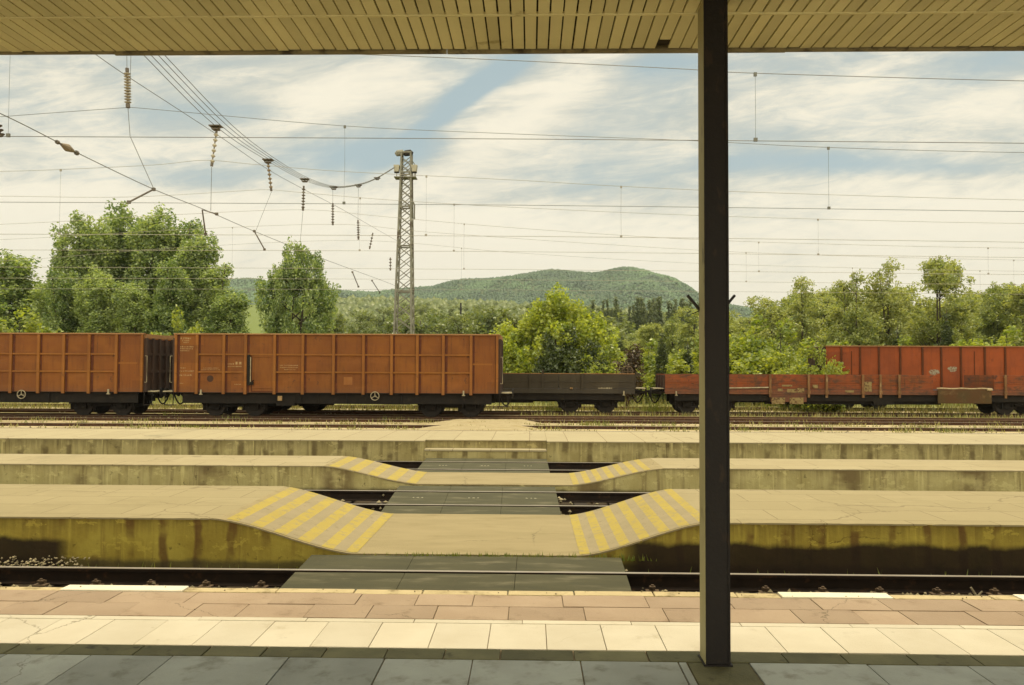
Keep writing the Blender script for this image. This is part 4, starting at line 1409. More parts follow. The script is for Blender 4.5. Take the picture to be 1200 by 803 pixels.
k.bar((hx - .24, .2, zt + .12), (hx + .24, .2, zt + .12), .03, .03)
k.bar((hx, .2, zb + .2), (hx, .2, zt + .36), .04, .04, (0, 1, 0))
k.build('handbrake_wheel', M['clip'], dark)

brown, rel, yn, zb, zt = make_flat(779, -1, M['brown'], 'long rusty red brown low sided wagon with one flap hanging open', (902, 947, 968, 1010.5, 1031, 1053, 1177), fz(438.8))
k = MB()
k.box(rel(1097), rel(1159.5), yn - .16, yn - .10, fz(473, 1130), fz(456.5, 1130))
fo = k.build('hanging_flap', M['flap'], brown, bevel=.01)
k = MB()
pts = [(rel(1096) + (rel(1160) - rel(1096)) * t, yn - .14, fz(455.4, 1130) + .012 * math.sin(t * 17)) for t in np.linspace(0, 1, 14)]
k.tube(pts, .035, 6)
k.tube([(rel(1154), yn - .17, fz(456.5, 1130)), (rel(1160), yn - .17, fz(456.5, 1130))], .06, 7)
k.build('flap_edge', M['bright_edge'], fo)
wp = MB()
random.seed(11)
for (a, b, p, q) in ((1012.5, 1021, 447.5, 459), (904, 919.5, 466, 473.5), (925, 941, 466, 473.5), (911, 917, 455.5, 458.5), (922, 933, 456, 460), (934, 942, 455, 460), (916, 928, 451, 453),
                     (990, 1000, 457.5, 460), (952, 958, 451, 455)):
    wp = MB()
    wp.box(rel(a), rel(b), yn - .034, yn - .031 if p < 462 else yn + .0, fz(q, a), fz(p, a))
    wp.build('worn_marking', M['worn_paint'], brown)
k = MB()
k.tube([(rel(852), yn - .06, fz(455, 870)), (rel(900), yn - .06, fz(454, 870))], .035, 6)
k.build('side_pole', M['pale_metal'], brown)
k = MB()
k.box(rel(903), rel(945), yn - .002, yn + .02, .62, 1.0)
k.build('tool_box', M['brown'], brown)

# red wagon at the back, its end overgrown
RS, RC = 45.5, 46.95
rx0 = X_(968, RS)
red = empty('gondola_wagon', (rx0, RC, 0))
tag(red, 'faded red high sided wagon behind the low flat wagon, one end overgrown', 'wagon')
Lr = 14.6
yn, yf = RS - RC, RC - RS
zt, zb = at(1080, 405.5, RS).z, 1.05
m = MB()
m.box(0, Lr, yn, yn + .03, zb, zt - .05)
m.build('side_wall', M['redwag'], red)
m = MB()
m.box(0, Lr, yf - .03, yf, zb, zt - .05)
m.build('side_wall', M['redwag'], red)
rp = lambda px: X_(px, RS) - rx0
for px in (986, 1008, 1030, 1055, 1081, 1103, 1126, 1154, 1178, 1204, 1230, 1256, 1282):
    m = MB()
    m.box(rp(px) - .05, rp(px) + .05, yn - .06, yn - .001, zb, zt - .06)
    m.build('post', M['redseam'], red, bevel=.01)
for px in (998, 1142):
    m = MB()
    m.box(rp(px) - .02, rp(px) + .02, yn - .02, yn - .001, zb, zt - .3)
    m.build('seam', M['redseam'], red)
for ya, yb in ((yn - .08, yn + .07), (yf - .07, yf + .08)):
    m = MB()
    m.box(-.05, Lr + .05, ya, yb, zt - .05, zt + .01)
    m.build('top_rail', M['rail_cap'], red)
for xe in (0, Lr):
    m = MB()
    m.box(xe - .03, xe + .03, yn + .031, yf - .031, zb, zt - .06)
    m.build('end_wall', M['end_shade'], red)
m = MB()
m.box(0, Lr, yn + .05, yf - .05, zb - .2, zb - .001)
m.box(.2, Lr - .2, yn + .3, yf - .3, .55, zb - .2)
m.build('underframe', M['under'], red)
for xb in (2.3, Lr - 2.3):
    bogie(red, xb, -.72, .73)
for xe, sg in ((0, -1), (Lr, 1)):
    buffers(red, xe, sg, 0, M['under'])


def patch(px0, px1, py0, py1, seed):
    rr = random.Random(seed)
    n = 22
    c = MB()
    xm, zm = rp((px0 + px1) / 2), at((px0 + px1) / 2, (py0 + py1) / 2, RS).z
    a, b = (rp(px1) - rp(px0)) / 2, abs(at(px0, py0, RS).z - at(px0, py1, RS).z) / 2
    c.add([(xm + a * rr.uniform(.7, 1.05) * math.cos(6.2832 * i / n), yn - .004, zm + b * rr.uniform(.5, 1.05) * math.sin(6.2832 * i / n)) for i in range(n)], [tuple(range(n))])
    c.build('flaked_patch', M['grey_patch'], red)


patch(1088, 1102, 432, 440, 3)
patch(1110, 1122, 428.5, 436, 5)

# ------------------------------------------------------------------ lattice mast with lamps
TY = 52.0
tb_, tt_ = at(472, 389, TY), at(475, 181, TY)
tower = empty('lighting_mast', (at(472.5, 432, TY).x, TY, 0))
tag(tower, 'tall lattice steel mast with floodlights near its top', 'mast')
zb_t, zt_t = -0.1, tt_.z
wb, wt = 1.28, .60
z_b = tb_.z


def tw(z):
    return 1.10 / 2 + (wt / 2 - 1.10 / 2) * (z - z_b) / (zt_t - z_b)


for sx in (-1, 1):
    for sy in (-1, 1):
        m = MB()
        m.tube([(sx * tw(zb_t), sy * tw(zb_t), zb_t), (sx * tw(zt_t) + .12, sy * tw(zt_t), zt_t)], .085, 4, .07)
        m.build('mast_leg', M['tower'], tower)
br_ = MB()
z = zb_t
k = 0
while z < zt_t - .3:
    st = tw(z) * 2 * 0.78
    z2 = min(z + st, zt_t)
    sh = lambda q: .12 * (q - zb_t) / (zt_t - zb_t)
    for fx, fy in (((-1, -1), (1, -1)), ((-1, 1), (1, 1)), ((-1, -1), (-1, 1)), ((1, -1), (1, 1))):
        for (za, zb2) in ((z, z2), (z2, z)):
            br_.bar((fx[0] * tw(za) + sh(za), fx[1] * tw(za), za), (fy[0] * tw(zb2) + sh(zb2), fy[1] * tw(zb2), zb2), .045, .045)
    if k % 4 == 0:
        for fx, fy in (((-1, -1), (1, -1)), ((-1, 1), (1, 1)), ((-1, -1), (-1, 1)), ((1, -1), (1, 1))):
            br_.bar((fx[0] * tw(z) + sh(z), fx[1] * tw(z), z), (fy[0] * tw(z) + sh(z), fy[1] * tw(z), z), .09, .09)
    z = z2
    k += 1
br_.build('lattice', M['tower'], tower)
tx = lambda px: X_(px, TY) - tower.location.x
tz = lambda py: at(472, py, TY).z
m = MB()
m.box(tx(461), tx(486.5), -.45, .35, tz(209.5), tz(208.5))
m.box(tx(464), tx(481), -.35, .35, tz(180.5), tz(179))
m.tube([(tx(479), -.1, tz(186)), (tx(485), -.1, tz(194)), (tx(485.5), -.1, tz(208))], .03, 5)
m.build('lamp_platform', M['tower'], tower)
for (px0, px1, py0, py1, tilt) in ((460.3, 467.2, 195, 203, .35), (481, 488, 195, 203, -.2)):
    m = MB()
    a, b, c, d = tx(px0), tx(px1), tz(py1), tz(py0)
    m.add([(a + .05, -.45, c), (b - .05, -.45, c), (b, -.45, d), (a, -.45, d), (a + .05, -.1, c), (b - .05, -.1, c), (b, -.1, d), (a, -.1, d)],
          [(0, 1, 2, 3), (7, 6, 5, 4), (0, 4, 5, 1), (1, 5, 6, 2), (2, 6, 7, 3), (3, 7, 4, 0)])
    lo = m.build('floodlight', M['lamp'], tower, bevel=.02)
    y = MB()
    y.box(a + .04, b - .04, -.40, -.15, c - .05, c + .0)
    y.build('lamp_glass', M['black'], lo)
    y = MB()
    y.box((a + b) / 2 - .02, (a + b) / 2 + .02, -.3, -.25, tz(209), c)
    y.build('bracket', M['tower'], lo)
for (px, s) in ((468, -1), (477.5, 1)):
    m = MB()
    xq = tx(px)
    m.tube([(xq - .34, -.1, tz(181.8)), (xq - .2, -.12, tz(180.3)), (xq + .1, -.12, tz(179.6)), (xq + .25, -.12, tz(180.6))], [.13, .2, .2, .1], 10)
    m.build('top_lamp', M['black'] if s > 0 else M['tower'], tower)
m = MB()
m.tube([(tx(480), 0, tz(232)), (tx(484.3), 0, tz(240)), (tx(484.3), 0, tz(257))], .05, 6)
m.build('cable_pipe', M['tower'], tower)

# a thin pole far behind the orange wagon
m = MB()
pz = at(540, 355, 150)
m.tube([(pz.x, 150, float(terrain(pz.x, 150)) - .3), (pz.x, 150, pz.z)], .22, 7, .16)
tag(m.build('utility_pole', M['black']), 'thin dark pole rising from the far woods right of the lattice mast', 'pole')


# ------------------------------------------------------------------ overhead line
def smooth(pts, n=7):
    pts = [Vector(p) for p in pts]
    pts = [pts[0] * 2 - pts[1]] + pts + [pts[-1] * 2 - pts[-2]]
    out = []
    for i in range(1, len(pts) - 2):
        p0, p1, p2, p3 = pts[i - 1:i + 3]
        for j in range(n):
            t = j / n
            out.append(.5 * ((2 * p1) + (p2 - p0) * t + (2 * p0 - 5 * p1 + 4 * p2 - p3) * t * t + (3 * p1 - p0 - 3 * p2 + p3) * t ** 3))
    out.append(pts[-2])
    return out


def zat(pts, x):
    for a, b in zip(pts[:-1], pts[1:]):
        if a.x <= x <= b.x:
            t = (x - a.x) / max(1e-6, b.x - a.x)
            return a.z + (b.z - a.z) * t
    return pts[-1].z


def line(Y, mess, cont, drops, which, far=False):
    wm = M['wire_far'] if far else M['wire']
    r = .0062 if not far else .0068
    grp = 'overhead line wires'
    mp = smooth([at(px, py, Y) for px, py in mess])
    c_ = empty('contact_wire', (0, 0, 0))
    tag(c_, 'straight contact wire over the ' + which, 'wire', grp)
    cp = smooth([at(px, py, Y) for px, py in cont], 3)
    m = MB()
    m.tube(cp, r * 1.05, 5)
    m.build('wire', wm, c_)
    m_ = empty('messenger_wire', (0, 0, 0))
    tag(m_, 'sagging catenary wire carrying the contact wire over the ' + which, 'wire', grp)
    m = MB()
    m.tube(mp, r, 5)
    m.build('wire', wm, m_)
    for px in drops:
        x = X_(px, Y)
        za, zb = zat(mp, x), zat(cp, x)
        d = MB()
        d.tube([(x, Y, za), (x + random.uniform(-.01, .01), Y, (za + zb) / 2), (x, Y, zb)], r * .55, 4)
        d.box(x - .025, x + .025, Y - .015, Y + .015, za - .05, za + .012)
        d.box(x - .03, x + .03, Y - .015, Y + .015, zb - .01, zb + .05)
        d.build('dropper', wm, m_)


line(13.3, [(-250, 62), (0, 44), (150, 47), (340, 60), (600, 71), (800, 81), (887, 86), (1200, 95), (1500, 99)], [(-250, 158), (0, 160), (600, 163), (1200, 168), (1500, 171)], (3, 887),
     'second track')
line(17.9, [(-250, 156), (0, 137), (130, 127.5), (150, 126.5), (172, 127.5), (400, 147.5), (600, 157), (800, 164.5), (973, 173), (1200, 179), (1500, 182)],
     [(-250, 236), (0, 237), (600, 240.5), (1200, 248), (1500, 252)], (401, 973), 'third track')
line(22.3, [(-250, 206), (0, 201), (66, 199), (180, 193.5), (240, 188), (300, 193), (400, 201), (600, 211), (728, 218.5), (900, 226), (1200, 234.5), (1500, 238)],
     [(-250, 273), (0, 274.5), (600, 277), (1200, 284), (1500, 288)], (66, 498, 728), 'last platform', True)
line(26.7, [(-250, 226), (0, 230), (150, 231), (280, 224), (314, 222.5), (350, 225.5), (450, 234), (600, 243), (800, 252), (1000, 258), (1200, 262), (1500, 264)],
     [(-250, 292), (0, 293), (600, 295), (1200, 302), (1500, 306)], (531, 420, 960), 'nearest yard rails', True)
line(31.0, [(-250, 267), (0, 263), (200, 252), (353, 246), (450, 254), (600, 267), (800, 280), (1000, 287), (1200, 291), (1500, 293)],
     [(-250, 312), (0, 313), (600, 316), (1200, 322), (1500, 326)], (543, 890, 1160), 'middle yard rails', True)
line(35.6, [(-250, 288), (0, 281), (200, 270), (390, 263), (500, 272), (700, 286), (900, 297), (1200, 305), (1500, 306)],
     [(-250, 325), (0, 326), (600, 328), (1200, 334), (1500, 337)], (270, 875, 1190), 'orange wagons', True)
line(41.0, [(-250, 312), (0, 306), (200, 291), (420, 282), (600, 296), (800, 308), (1000, 314), (1200, 318), (1500, 320)],
     [(-250, 338), (0, 338.5), (600, 340), (1200, 345), (1500, 348)], (540, 1000, 1150), 'low flat wagons', True)


def span(pts, name, label, r=.009, group='span wires of the headspan'):
    ps = smooth([at(*p) for p in pts], 5)
    m = MB()
    m.tube(ps, r, 5)
    return tag(m.build(name, M['wire'], None), label, 'span wire', group)


HX = [(-60, -140, 12.0), (110, 5, 16.0), (163, 58, 17.8), (253, 147, 22.3), (313, 187, 26.7), (356, 210, 31.0), (390, 219, 35.6), (420, 216, 41.0), (440, 209, 44.8), (462, 196, 51.2)]
for k, (dx, dy) in enumerate(((0, 2), (8, 1), (16, 0), (23, -1))):
    span([(px + dx * 17.8 / d * (1.0 if d < 23 else max(0.12, (46 - d) / 30)), py + dy * .6, d) for px, py, d in HX], 'span_wire',
         'one of four parallel span wires from the top left to the lattice mast')
span([(-110, -80, 12.5), (45, 20, 15.0), (105, 59, 16.3), (150, 90, 17.9), (253, 157, 22.3), (313, 198, 26.7), (356, 222, 31.0), (400, 245, 36.5), (440, 268, 43), (470, 285, 51.5)], 'span_wire',
     'thin single span wire sloping below the four parallel ones', .008)
span([(-120, 82, 11.5), (0, 133, 13.3), (68, 167, 14.8), (90, 179, 15.3), (178, 221, 18.2), (240, 246, 21.6), (300, 272, 25.6), (380, 304, 32), (440, 326, 40), (466, 336, 51)], 'span_wire',
     'lower steadying span wire with a brown rod insulator in it at the left', .009)


def insulator(top, bot, n, r, label, material, name='insulator', clamp=True):
    p, q = at(*top), at(*bot)
    root = empty(name, p)
    tag(root, label, 'insulator', 'insulators of the overhead line')
    d = q - p
    m = MB()
    m.tube([(0, 0, 0), d], r * .25, 6)
    m.tube([d * .0, d * .1], r * .5, 6)
    m.tube([d * .9, d], r * .6, 6)
    m.build('rod', M['arm'], root)
    m = MB()
    for i in range(n):
        t = .14 + .72 * i / max(1, n - 1) if n > 1 else .5
        c = d * t
        s = d.normalized() * (d.length * .72 / n * .38)
        m.tube([c - s, c, c + s], [r * .35, r, r * .45], 10)
    m.build('sheds', material, root)
    return root


PLATES = [(253, 150, 22.3, .30), (314, 189, 26.7, .30), (357, 211.5, 31.0, .30), (391, 220.5, 35.6, .30), (420, 218, 41, .30), (442, 209.5, 44.8, .30)]
for i, (px, py, d, s) in enumerate(PLATES):
    p = at(px, py, d)
    m = MB()
    m.box(-s * .55, s * .55, -.12, .12, .03, .06)
    m.box(-s * .3, s * .3, -.1, .1, -.06, -.03)
    m.bar((-s * .3, 0, -.03), (-s * .5, 0, .04), .03, .03)
    m.bar((s * .3, 0, -.03), (s * .5, 0, .04), .03, .03)
    tag(m.build('wire_clamp', M['arm'], loc=p), '%s clamp plate hanging under the span wires, counted from the left' % ('first', 'second', 'third', 'fourth', 'fifth', 'sixth')[i], 'clamp', 'clamps of the headspan')
insulator((149, 80, 17.9), (150, 126.5, 17.9), 11, .078, 'large pale insulator hanging on two wires just below the canopy edge', M['insul_pale'])
for i, px in enumerate((148, 154.5)):
    a, b = at(px, 20, 17.9), at(148.8 if i == 0 else 152, 81 if i == 0 else 120, 17.9)
    m = MB()
    m.tube([a, b], .006, 4)
    tag(m.build('hanger_wire', M['wire']), ('left' if i == 0 else 'right') + ' of the two upright wires holding the large pale insulator', 'wire')
insulator((254, 152, 22.3), (248, 195, 22.3), 6, .066, 'slanting pale insulator under the first clamp plate', M['insul_pale'])
insulator((314, 190, 26.7), (318, 224, 26.7), 6, .066, 'slanting brown insulator above the round tree, under the second clamp plate', M['insul'])
insulator((356, 218, 31.0), (355, 247, 31.0), 7, .075, 'thin upright insulator under the third clamp plate', M['arm'])
insulator((390, 238, 35.6), (390, 264, 35.6), 7, .075, 'thin upright insulator under the fourth clamp plate', M['arm'])
insulator((419.5, 258, 41), (420, 281, 41), 7, .08, 'thin upright insulator under the fifth clamp plate', M['arm'])
insulator((437, 273, 44), (433, 292, 44), 5, .07, 'small leaning dark insulator just left of the lattice mast', M['arm'])
insulator((457.5, 302, 46), (457.5, 317, 46), 4, .08, 'small dark insulator beside the lattice mast leg', M['arm'])
insulator((66, 166, 14.75), (91, 180, 15.35), 1, .075, 'brown rod insulator strung in the lower span wire at the left', M['insul'])
insulator((-3, 146, 13.3), (1, 160, 13.3), 3, .07, 'cut off insulator on the contact wire at the left picture edge', M['arm'])


def arm(pts, label, extra=None):
    m = MB()
    m.tube([at(*p) for p in pts], .021, 6)
    for p in (pts[0], pts[-1]):
        q = at(*p)
        m.box(q.x - .035, q.x + .035, q.y - .03, q.y + .03, q.z - .035, q.z + .035)
    return tag(m.build('registration_arm', M['arm']), label, 'arm', 'registration arms of the overhead line')


arm([(180, 222, 18.2), (151, 237, 18.0)], 'slanting registration arm above the tallest poplars')
arm([(254, 251, 22), (237, 246, 21.5), (241, 274.5, 22.3)], 'bent registration arm between the poplars and the round tree')
arm([(298, 271, 25.5), (310, 292.5, 26.7)], 'registration arm just left of the round tree top')
arm([(413, 319, 33), (420, 336, 35.6)], 'small registration arm right of the round tree')
arm([(436, 329, 38), (445, 343, 41)], 'small registration arm just left of the lattice mast')
for a, b, lab in (((150, 127, 17.9), (152.5, 160, 17.9), 'short hanger under the large pale insulator'), ((153, 161, 17.9), (180, 221, 18.1), 'slanting hanger down to the first registration arm'),
                  ((248, 196, 22.3), (247, 247, 22), 'upright hanger under the slanting pale insulator'), ((318, 225, 26.7), (300, 270, 25.7), 'slanting hanger under the slanting brown insulator'),
                  ((401, 150, 17.95), (401, 152, 17.95), ''), ((356, 212, 31), (356, 219, 31), ''), ((390, 222, 35.6), (390, 238, 35.6), 'short hanger over the fourth insulator'),
                  ((420, 219, 41), (419.5, 258, 41), 'long hanger over the fifth insulator'), ((355, 248, 31), (352, 282, 30.5), 'hanger under the third insulator, above the round tree')):
    if not lab:
        continue
    m = MB()
    m.tube([at(*a), at(*b)], .007, 4)
    tag(m.build('hanger_wire', M['wire']), lab, 'wire', 'hangers of the overhead line')


# ------------------------------------------------------------------ trees
def crown_pts(lobes, n_clump, clump_r, per, rng, stretch=(1, 1, 1), shell=(.5, 1.0), zmin=0.3):
    vol = np.array([l[3] * l[4] * l[5] for l in lobes]) ** .72
    pr = vol / vol.sum()
    out, cl, tn = [], [], []
    for k in range(n_clump):
        l = lobes[rng.choice(len(lobes), p=pr)]
        d = rng.normal(size=3)
        d /= np.linalg.norm(d)
        rad = shell[0] + (shell[1] - shell[0]) * rng.random() ** .6
        c = np.array(l[:3]) + d * np.array(l[3:6]) * rad
        if c[2] < zmin:
            continue
        r = clump_r * rng.uniform(.55, 1.35)
        n = int(per * rng.uniform(.6, 1.3) * (r / clump_r) ** 1.6)
        q = rng.normal(size=(n, 3))
        q /= np.linalg.norm(q, axis=1, keepdims=True)
        q *= (rng.random((n, 1)) ** .45) * r
        out.append(c + q * np.array(stretch))
        tn.append(np.full(n, rng.normal() * .5))
        cl.append(c)
    p, tn = np.concatenate(out), np.concatenate(tn)
    k = p[:, 2] > zmin * .5
    return p[k], cl, np.clip(tn[k], -1, 1)


def trunk_mb(trunks, limbs, r):
    m = MB()
    for pts in trunks:
        k = len(pts)
        m.tube(pts, [r * (1 - .8 * i / (k - 1)) for i in range(k)], 7)
    for a, b in limbs:
        a, b = Vector(a), Vector(b)
        mid = (a + b) / 2 + Vector((random.uniform(-.1, .1), random.uniform(-.1, .1), .12)) * (b - a).length
        m.tube([a, mid, b], [r * .34, r * .22, r * .07], 5)
    return m


def tree(name, lobes, H, leaf, mat_, n_clump, clump_r, per, seed, r=.22, trunks=1, stretch=(1, 1, 1), shell=(.5, 1), zmin=.4, limbs=18, bark=None):
    rng = np.random.default_rng(seed)
    random.seed(seed)
    root = empty(name)
    p, cl, tone = crown_pts(lobes, n_clump, clump_r, per, rng, stretch, shell, zmin)
    soup('crown', leaves(p, leaf, rng), 4, mat_, root, tone)
    tr = []
    big = sorted(lobes, key=lambda l: -l[2])[:trunks]
    bx_ = [((i - (trunks - 1) / 2) * r * 2.2) for i in range(trunks)]
    for b, l in zip(bx_, big):
        tr.append([(b, 0, -.4), (b * 1.1 + l[0] * .15, l[1] * .2, H * .25), (l[0] * .6, l[1] * .6, l[2] * .75), (l[0], l[1], l[2] + l[5] * .6)])
    lm = []
    for c in random.sample(cl, min(limbs, len(cl))):
        t = tr[random.randrange(len(tr))]
        zz = max(H * .15, c[2] - random.uniform(.6, 2.0))
        f = min(.95, max(.05, zz / (H * .9)))
        i = min(2, int(f * 3))
        a = Vector(t[i]).lerp(Vector(t[i + 1]), f * 3 - i)
        lm.append((a, c))
    trunk_mb(tr, lm, r).build('trunk', bark or M['bark'], root, smooth=True)
    root['_h'] = H
    return root


def lobes_col(H, w, n, seed, z0=.12, top=.97, taper=.35):
    """Upright crown: lobes stacked along the stem with upright shoots at the top."""
    rr = random.Random(seed)
    out = []
    for i in range(n):
        t = i / (n - 1)
        ww = w * (1 - taper * t) * (.75 + .25 * math.sin(math.pi * min(1, t * 1.2 + .15)))
        out.append((rr.uniform(-.25, .25) * w, rr.uniform(-.25, .25) * w, H * (z0 + (top - z0 - .12) * t), ww * rr.uniform(.8, 1.1), ww * rr.uniform(.8, 1.1), H * .15))
    for i in range(4):
        a = rr.uniform(0, 6.28)
        d = rr.uniform(.2, .55) * w
        out.append((d * math.cos(a), d * math.sin(a), H * rr.uniform(.78, .9), w * .25, w * .25, H * .10))
    return out


PR = {}
for i in range(3):
    PR['poplar%d' % i] = tree('poplar_tree', lobes_col(16, 2.75, 7, 20 + i), 16, .27, L_POP, 430, .56, 72, 30 + i, .2, 2, (1, 1, 1.35), (.45, 1.06), 1.0)
PR['round'] = tree('broadleaf_tree', [(0, 0, 6.0, 3.5, 3.2, 4.0), (-.7, 0, 9.2, 1.9, 1.9, 1.9), (1.2, .2, 8.9, 1.8, 1.8, 1.8), (-2.6, 0, 6.6, 1.8, 1.8, 2.1), (2.7, 0, 6.4, 1.8, 1.8, 2.1), (0, 0, 2.7, 2.6, 2.4, 1.8)],
                   11.2, .25, L_POP, 470, .5, 74, 41, .2, 3, (1, 1, 1.25), (.45, 1.05), 1.0)
PR['bush'] = tree('bright_bush', [(0, 0, 3.4, 3.2, 2.6, 3.0), (-2.6, .2, 2.8, 2.0, 2, 2.6), (2.7, 0, 2.6, 2.2, 2, 2.2), (-.3, 0, 6.4, 1.2, 1.1, 1.7), (1.2, .2, 5.6, 1.2, 1.1, 1.6), (-1.8, 0, 5.4, 1.0, 1, 1.5),
                                   (4.0, 0, 1.8, 1.2, 1.2, 1.3), (-3.9, 0, 4.0, 1.0, 1, 1.2), (2.6, 0, 4.6, .9, .9, 1.2), (-3.2, -.4, 1.6, 1.2, 1.2, 1.4)], 8.1, .27, L_BUSH, 380, .45, 75, 51, .12, 4,
                  (1, 1, 1.6), (.4, 1.1), .4)
for i in range(4):
    rr = random.Random(60 + i)
    lb = []
    for k in range(16):
        a = rr.uniform(0, 6.28)
        d = rr.uniform(.1, 1) * 1.9
        lb.append((d * math.cos(a), d * math.sin(a), rr.uniform(2.4, 9.0), rr.uniform(.7, 1.4), rr.uniform(.7, 1.4), rr.uniform(.6, 1.1)))
    lb.append((rr.uniform(-.4, .4), 0, 9.4, .9, .9, .8))
    PR['wood%d' % i] = tree('woodland_tree', lb, 10, .21, L_WOOD, 320, .40, 40, 70 + i, .12, 2, (1.1, 1.1, .85), (.25, 1.12), 1.0, 26)
for i in range(3):
    rr = random.Random(80 + i)
    lb = [(rr.uniform(-1.2, 1.2), rr.uniform(-1, 1), rr.uniform(.8, 2.6), rr.uniform(.8, 1.5), rr.uniform(.8, 1.4), rr.uniform(.8, 1.3)) for _ in range(7)] + [(0, 0, 3.4, .5, .5, .8)]
    PR['shrub%d' % i] = tree('shrub', lb, 4.2, .22, L_LIME, 95, .45, 95, 90 + i, .06, 3, (1, 1, 1.2), (.4, 1.0), .1, 14)
lb = [(0, 0, .5 + .36 * k, max(.06, .85 * (1 - k / 15.5)), max(.06, .85 * (1 - k / 15.5)), .25) for k in range(16)]
PR['spire'] = tree('spruce', lb, 6.2, .2, L_SPRUCE, 300, .2, 30, 102, .08, 1, (1, 1, 1.1), (.3, 1.1), .2, 6)
PR['dark'] = tree('dark_conifer', lb, 6.2, .17, L_DARK, 330, .24, 50, 101, .09, 1, (1, 1, .8), (.4, 1.0), .2, 10)
for i in range(2):
    rr = random.Random(110 + i)
    lb = [(rr.uniform(-2, 2), rr.uniform(-2, 2), rr.uniform(2.5, 7.5), rr.uniform(1.4, 2.2), rr.uniform(1.4, 2.2), rr.uniform(1.1, 1.8)) for _ in range(7)]
    PR['far%d' % i] = tree('far_tree', lb, 9, .55, L_FAR, 75, .95, 32, 120 + i, .2, 1, (1, 1, .85), (.4, 1.0), .6, 8)
for i in range(2):
    rr = random.Random(140 + i)
    lb = [(rr.uniform(-1.1, 1.1), rr.uniform(-.5, .5), rr.uniform(.7, 2.8), rr.uniform(.6, 1.0), .6, rr.uniform(.8, 1.3)) for _ in range(6)] + [(.2, 0, 3.6, .35, .35, .7)]
    PR['shade%d' % i] = tree('shrub', lb, 4.3, .2, L_DARK, 110, .36, 60, 150 + i, .06, 3, (1, 1, 1.5), (.3, 1.1), .1, 10)  # dark leaves standing in for the shaded hollow of the bright bush
used = set()


def plant(kind, px, Y, top, label, cat='tree', group=None, wscale=1.0, rz=None, sink=0.0):
    src = PR[kind]
    o = src if kind not in used else copy_tree(src)
    used.add(kind)
    x = X_(px, Y)
    z0 = float(terrain(x, Y))
    h = at(px, top, Y).z - z0
    s = h / src['_h']
    o.location = (x, Y, z0 - sink)
    o.rotation_euler = (0, 0, random.uniform(0, 6.28) if rz is None else rz)
    o.scale = (s * wscale, s * wscale, s)
    for k in ('label', 'category', 'group'):
        if k in o:
            del o[k]
    return tag(o, label, cat, group)


random.seed(5)
PG = 'poplars behind the left wagon'
for i, (px, top, Y, ws, lab) in enumerate(((104, 244, 74, 1.0, 'tall poplar at the left shoulder of the clump behind the left orange wagon'), (148, 240, 77, 1.0, 'tallest, middle poplar of the clump behind the left orange wagon'),
                                           (180, 243, 75, 1.05, 'broad poplar just right of the middle of the tall clump'), (206, 250, 76, 1.05, 'third poplar from the right end of the tall clump'),
                                           (81, 266, 73, 1.0, 'shorter poplar on the left flank of the tall clump'), (228, 268, 73, 1.05, 'second poplar from the right end of the tall clump'),
                                           (247, 302, 72, 1.2, 'low poplar near the right end of the tall clump'), (128, 252, 80, .8, 'rear poplar of the tall clump, left of its middle'),
                                           (266, 338, 71, 1.5, 'lowest poplar closing the right end of the tall clump'), (71, 312, 70, 1.15, 'low poplar closing the left end of the tall clump'),
                                           (200, 306, 70, 1.2, 'front poplar in the lower right of the tall clump'), (108, 312, 70, 1.2, 'front poplar in the lower left of the tall clump'),
                                           (155, 326, 70, 1.3, 'front poplar low in the middle of the tall clump'))):
    plant('poplar%d' % (i % 3), px, Y, top, lab, 'tree', PG, ws)
plant('poplar0', 14, 80, 290, 'tree at the left picture edge beside the tall poplar clump', 'tree', None, 1.7)
plant('poplar1', 48, 82, 342, 'low tree filling the gap between the edge tree and the poplars', 'tree', None, 2.2)
plant('poplar2', 66, 78, 328, 'dull green tree at the left foot of the tall poplars', 'tree', None, 1.6)
plant('poplar2', -40, 80, 300, 'tree just beyond the left picture edge', 'tree', None, 1.6)
plant('round', 347, 72, 284, 'single rounded tree standing apart, left of the lattice mast', 'tree', None, .67, .4)
plant('bush', 655, 60, 337, 'large bright green bush behind the dark low wagon', 'bush', None, 1.0, 0.0)
plant('wood2', 940, 70, 327, 'wood tree with a small raised top left of the tall pair', 'tree', None, .9)
plant('wood0', 1003, 69, 321, 'tall slender wood tree with a loose crown, left of the tall pair', 'tree', None, .85)
plant('wood1', 1042, 70, 307, 'tall open crowned tree, left one of the tall pair in the wood', 'tree', None, .85)
plant('wood3', 1101, 68, 302, 'tallest open crowned tree of the wood with a bare dark trunk', 'tree', None, .9)
plant('wood1', 1165, 76, 334, 'wood tree near the right picture edge', 'tree', None, .95)
WG = 'trees of the wood behind the wagons'
for k in range(74):
    px = 735 + (1330 - 735) * ((k * .618034) % 1.0)
    Y = random.uniform(70, 118)
    lim = np.interp(px, [735, 800, 860, 900, 960, 1100, 1200, 1300], [398, 362, 350, 343, 338, 338, 336, 340])
    top = lim + random.uniform(-4, 30)
    plant('wood%d' % (k % 4), px, Y, top, 'leafy tree of the dense mixed wood behind the wagons on the right', 'tree', WG, random.uniform(1.0, 1.45))
SG = 'shrubs along the edge of the wood'
for k, (px, top, Y, ws) in enumerate(((885, 372, 56, 1.15), (915, 380, 54, 1.1), (865, 395, 54, 1.2), (940, 400, 52, 1.1), (830, 385, 58, 1.3), (795, 405, 56, 1.2), (760, 400, 57, 1.2), (715, 405, 58, 1.1),
                                      (985, 395, 60, 1.2), (1180, 385, 60, 1.3), (1220, 380, 60, 1.3), (1140, 392, 62, 1.2), (1060, 396, 60, 1.2), (600, 405, 62, 1.1), (740, 420, 55, 1.1))):
    plant('shrub%d' % (k % 3), px, Y, top, 'yellow green leafy shrub along the wood edge behind the low wagons', 'shrub', SG, ws)
